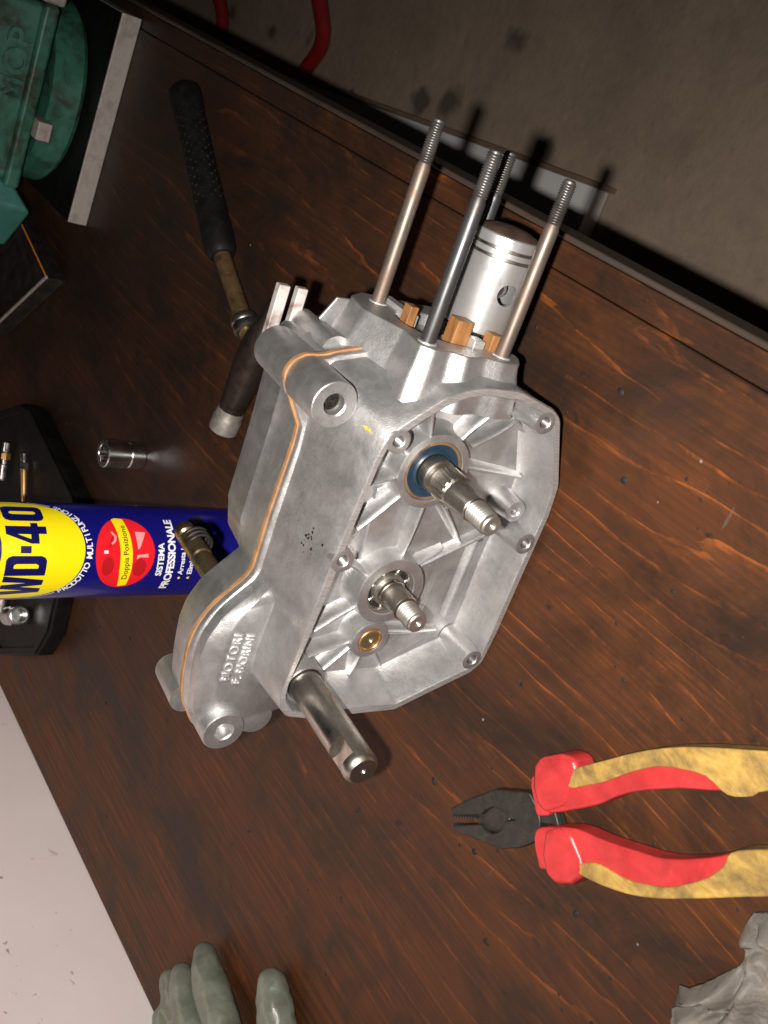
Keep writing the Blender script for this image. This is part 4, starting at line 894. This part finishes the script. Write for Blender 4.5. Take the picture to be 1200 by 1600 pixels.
# ================================================================ GLOVE
gl = empty('work_glove', 'grey-green rubber work glove lying at the back corner of the bench', 'glove', (-0.66, 0.38, 0))
GO = Vector((-0.66, 0.38, 0))
def fing(pts, rad): return MB().tube([Vector(p) - GO for p in catmull(pts, 5)], [r * 1.14 for r in catmull_r(rad, 5)], 18)
def catmull_r(r, k): return [v.x for v in catmull([(x, 0, 0) for x in r], k)]
gm = MB()
FG = [([(-.6475, .4065, .0125), (-.652, .385, .017), (-.655, .355, .022), (-.668, .325, .026), (-.69, .29, .026)], [.0085, .0120, .0130, .0140, .016]),
      ([(-.592, .335, .0125), (-.600, .320, .0145), (-.613, .300, .018), (-.635, .275, .022), (-.68, .26, .024)], [.0100, .0122, .0125, .0135, .016]),
      ([(-.690, .4215, .011), (-.693, .405, .015), (-.698, .38, .020), (-.705, .345, .024), (-.72, .30, .026)], [.0085, .0110, .0122, .0130, .015]),
      ([(-.712, .434, .009), (-.716, .415, .011), (-.722, .39, .014), (-.725, .35, .02), (-.73, .31, .024)], [.0080, .0100, .0110, .012, .014]),
      ([(-.726, .412, .020), (-.729, .40, .022), (-.733, .38, .024), (-.738, .35, .026), (-.742, .31, .026)], [.0085, .0105, .0115, .0125, .014])]
for p, r in FG:
    f = fing(p, r); gm.add(f.v, f.f)
pm = MB().tube([Vector(q) - GO for q in ((-.735, .30, .03), (-.70, .275, .03), (-.66, .25, .026))], [.028, .03, .024], 18); gm.add(pm.v, pm.f)
pm = MB().tube([Vector(q) - GO for q in ((-.70, .28, .03), (-.71, .22, .03), (-.715, .16, .028))], [.030, .030, .032], 18); gm.add(pm.v, pm.f)
go = gm.build('hand_shell', 'glove', gl, 0)
rmd = go.modifiers.new('r', 'REMESH'); rmd.mode = 'VOXEL'; rmd.voxel_size = .0019; rmd.use_smooth_shade = True
sm = go.modifiers.new('s', 'SMOOTH'); sm.iterations = 4
tx = bpy.data.textures.new('wrinkle', 'CLOUDS'); tx.noise_scale = .018; tx.noise_depth = 2
dm = go.modifiers.new('d', 'DISPLACE'); dm.texture = tx; dm.strength = .0040; dm.mid_level = .5
tx2 = bpy.data.textures.new('crease', 'CLOUDS'); tx2.noise_scale = .006; tx2.noise_depth = 3
dm2 = go.modifiers.new('d2', 'DISPLACE'); dm2.texture = tx2; dm2.strength = .0008; dm2.mid_level = .5

# ================================================================ RAG
RG = [(-.349, .113), (-.341, .1165), (-.334, .114), (-.3285, .1205), (-.3265, .1165), (-.319, .113), (-.312, .110), (-.303, .107), (-.295, .104), (-.2895, .1045), (-.283, .110), (-.277, .1125), (-.270, .1125), (-.262, .106), (-.25, .09), (-.24, .05), (-.26, .01), (-.32, 0), (-.38, .03), (-.38, .09)]
rcx, rcy = -.302, .066; nrg = 360; rrad = radial(RG, (rcx, rcy), nrg)
CREASE = [[(-0.2739, 0.1145), (-0.2716, 0.1067), (-0.2729, 0.0986), (-0.2732, 0.0913)], [(-0.2847, 0.1037), (-0.2793, 0.0999), (-0.2775, 0.0921)], [(-0.3316, 0.1121), (-0.3253, 0.1061), (-0.3164, 0.1020)], [(-0.3237, 0.0972), (-0.3072, 0.0965), (-0.2963, 0.0999)]]
def crease(x, y):
    best = 9
    for g in CREASE:
        for (x1, y1), (x2, y2) in zip(g, g[1:]):
            dx, dy = x2 - x1, y2 - y1; u_ = max(0, min(1, ((x - x1) * dx + (y - y1) * dy) / (dx * dx + dy * dy)))
            best = min(best, math.hypot(x - x1 - u_ * dx, y - y1 - u_ * dy))
    return math.exp(-(best / .0019) ** 2) - .35 * math.exp(-((best - .006) / .003) ** 2)
rg_ = MB(); rows = []
for i in range(61):
    u = 1 - i / 61.0; row = []
    for k in range(nrg):
        th = 2 * PI * k / nrg; r_ = rrad[k] * u * (1 + .014 * noise.noise(Vector((k * .30, 3.1, u * 3))) * u); x, y = rcx + r_ * math.cos(th), rcy + r_ * math.sin(th)
        e = min(1, (1 - u) * 6)
        w = noise.noise(Vector((x * 26, y * 40, 1.7))); w2 = noise.noise(Vector((x * 70 + w, y * 46, 5.2))); w3 = abs(noise.noise(Vector((x * 34 + y * 22, y * 30 - x * 12, 9.4))))
        q1 = math.sin(x * 150 + y * 95 + 2.2 * w); q2 = math.sin(x * 62 - y * 170 + 2.6 * w + 1.1); z = .0035 + e * (.010 + .008 * w + .0042 * q1 + .0034 * q2 + .002 * w2 - .009 * crease(x, y)) + .0009 * noise.noise(Vector((x * 420, y * 420, 0)))
        row.append((x, y, max(.0012, z)))
    rows.append(row)
rg_.grid(rows, True, False, True)
ro = rg_.build('rag', 'rag', None, 180); sd_ = ro.modifiers.new('s', 'SOLIDIFY'); sd_.thickness = .0012
tag(ro, 'crumpled grey cloth rag at the front corner of the bench', 'rag')
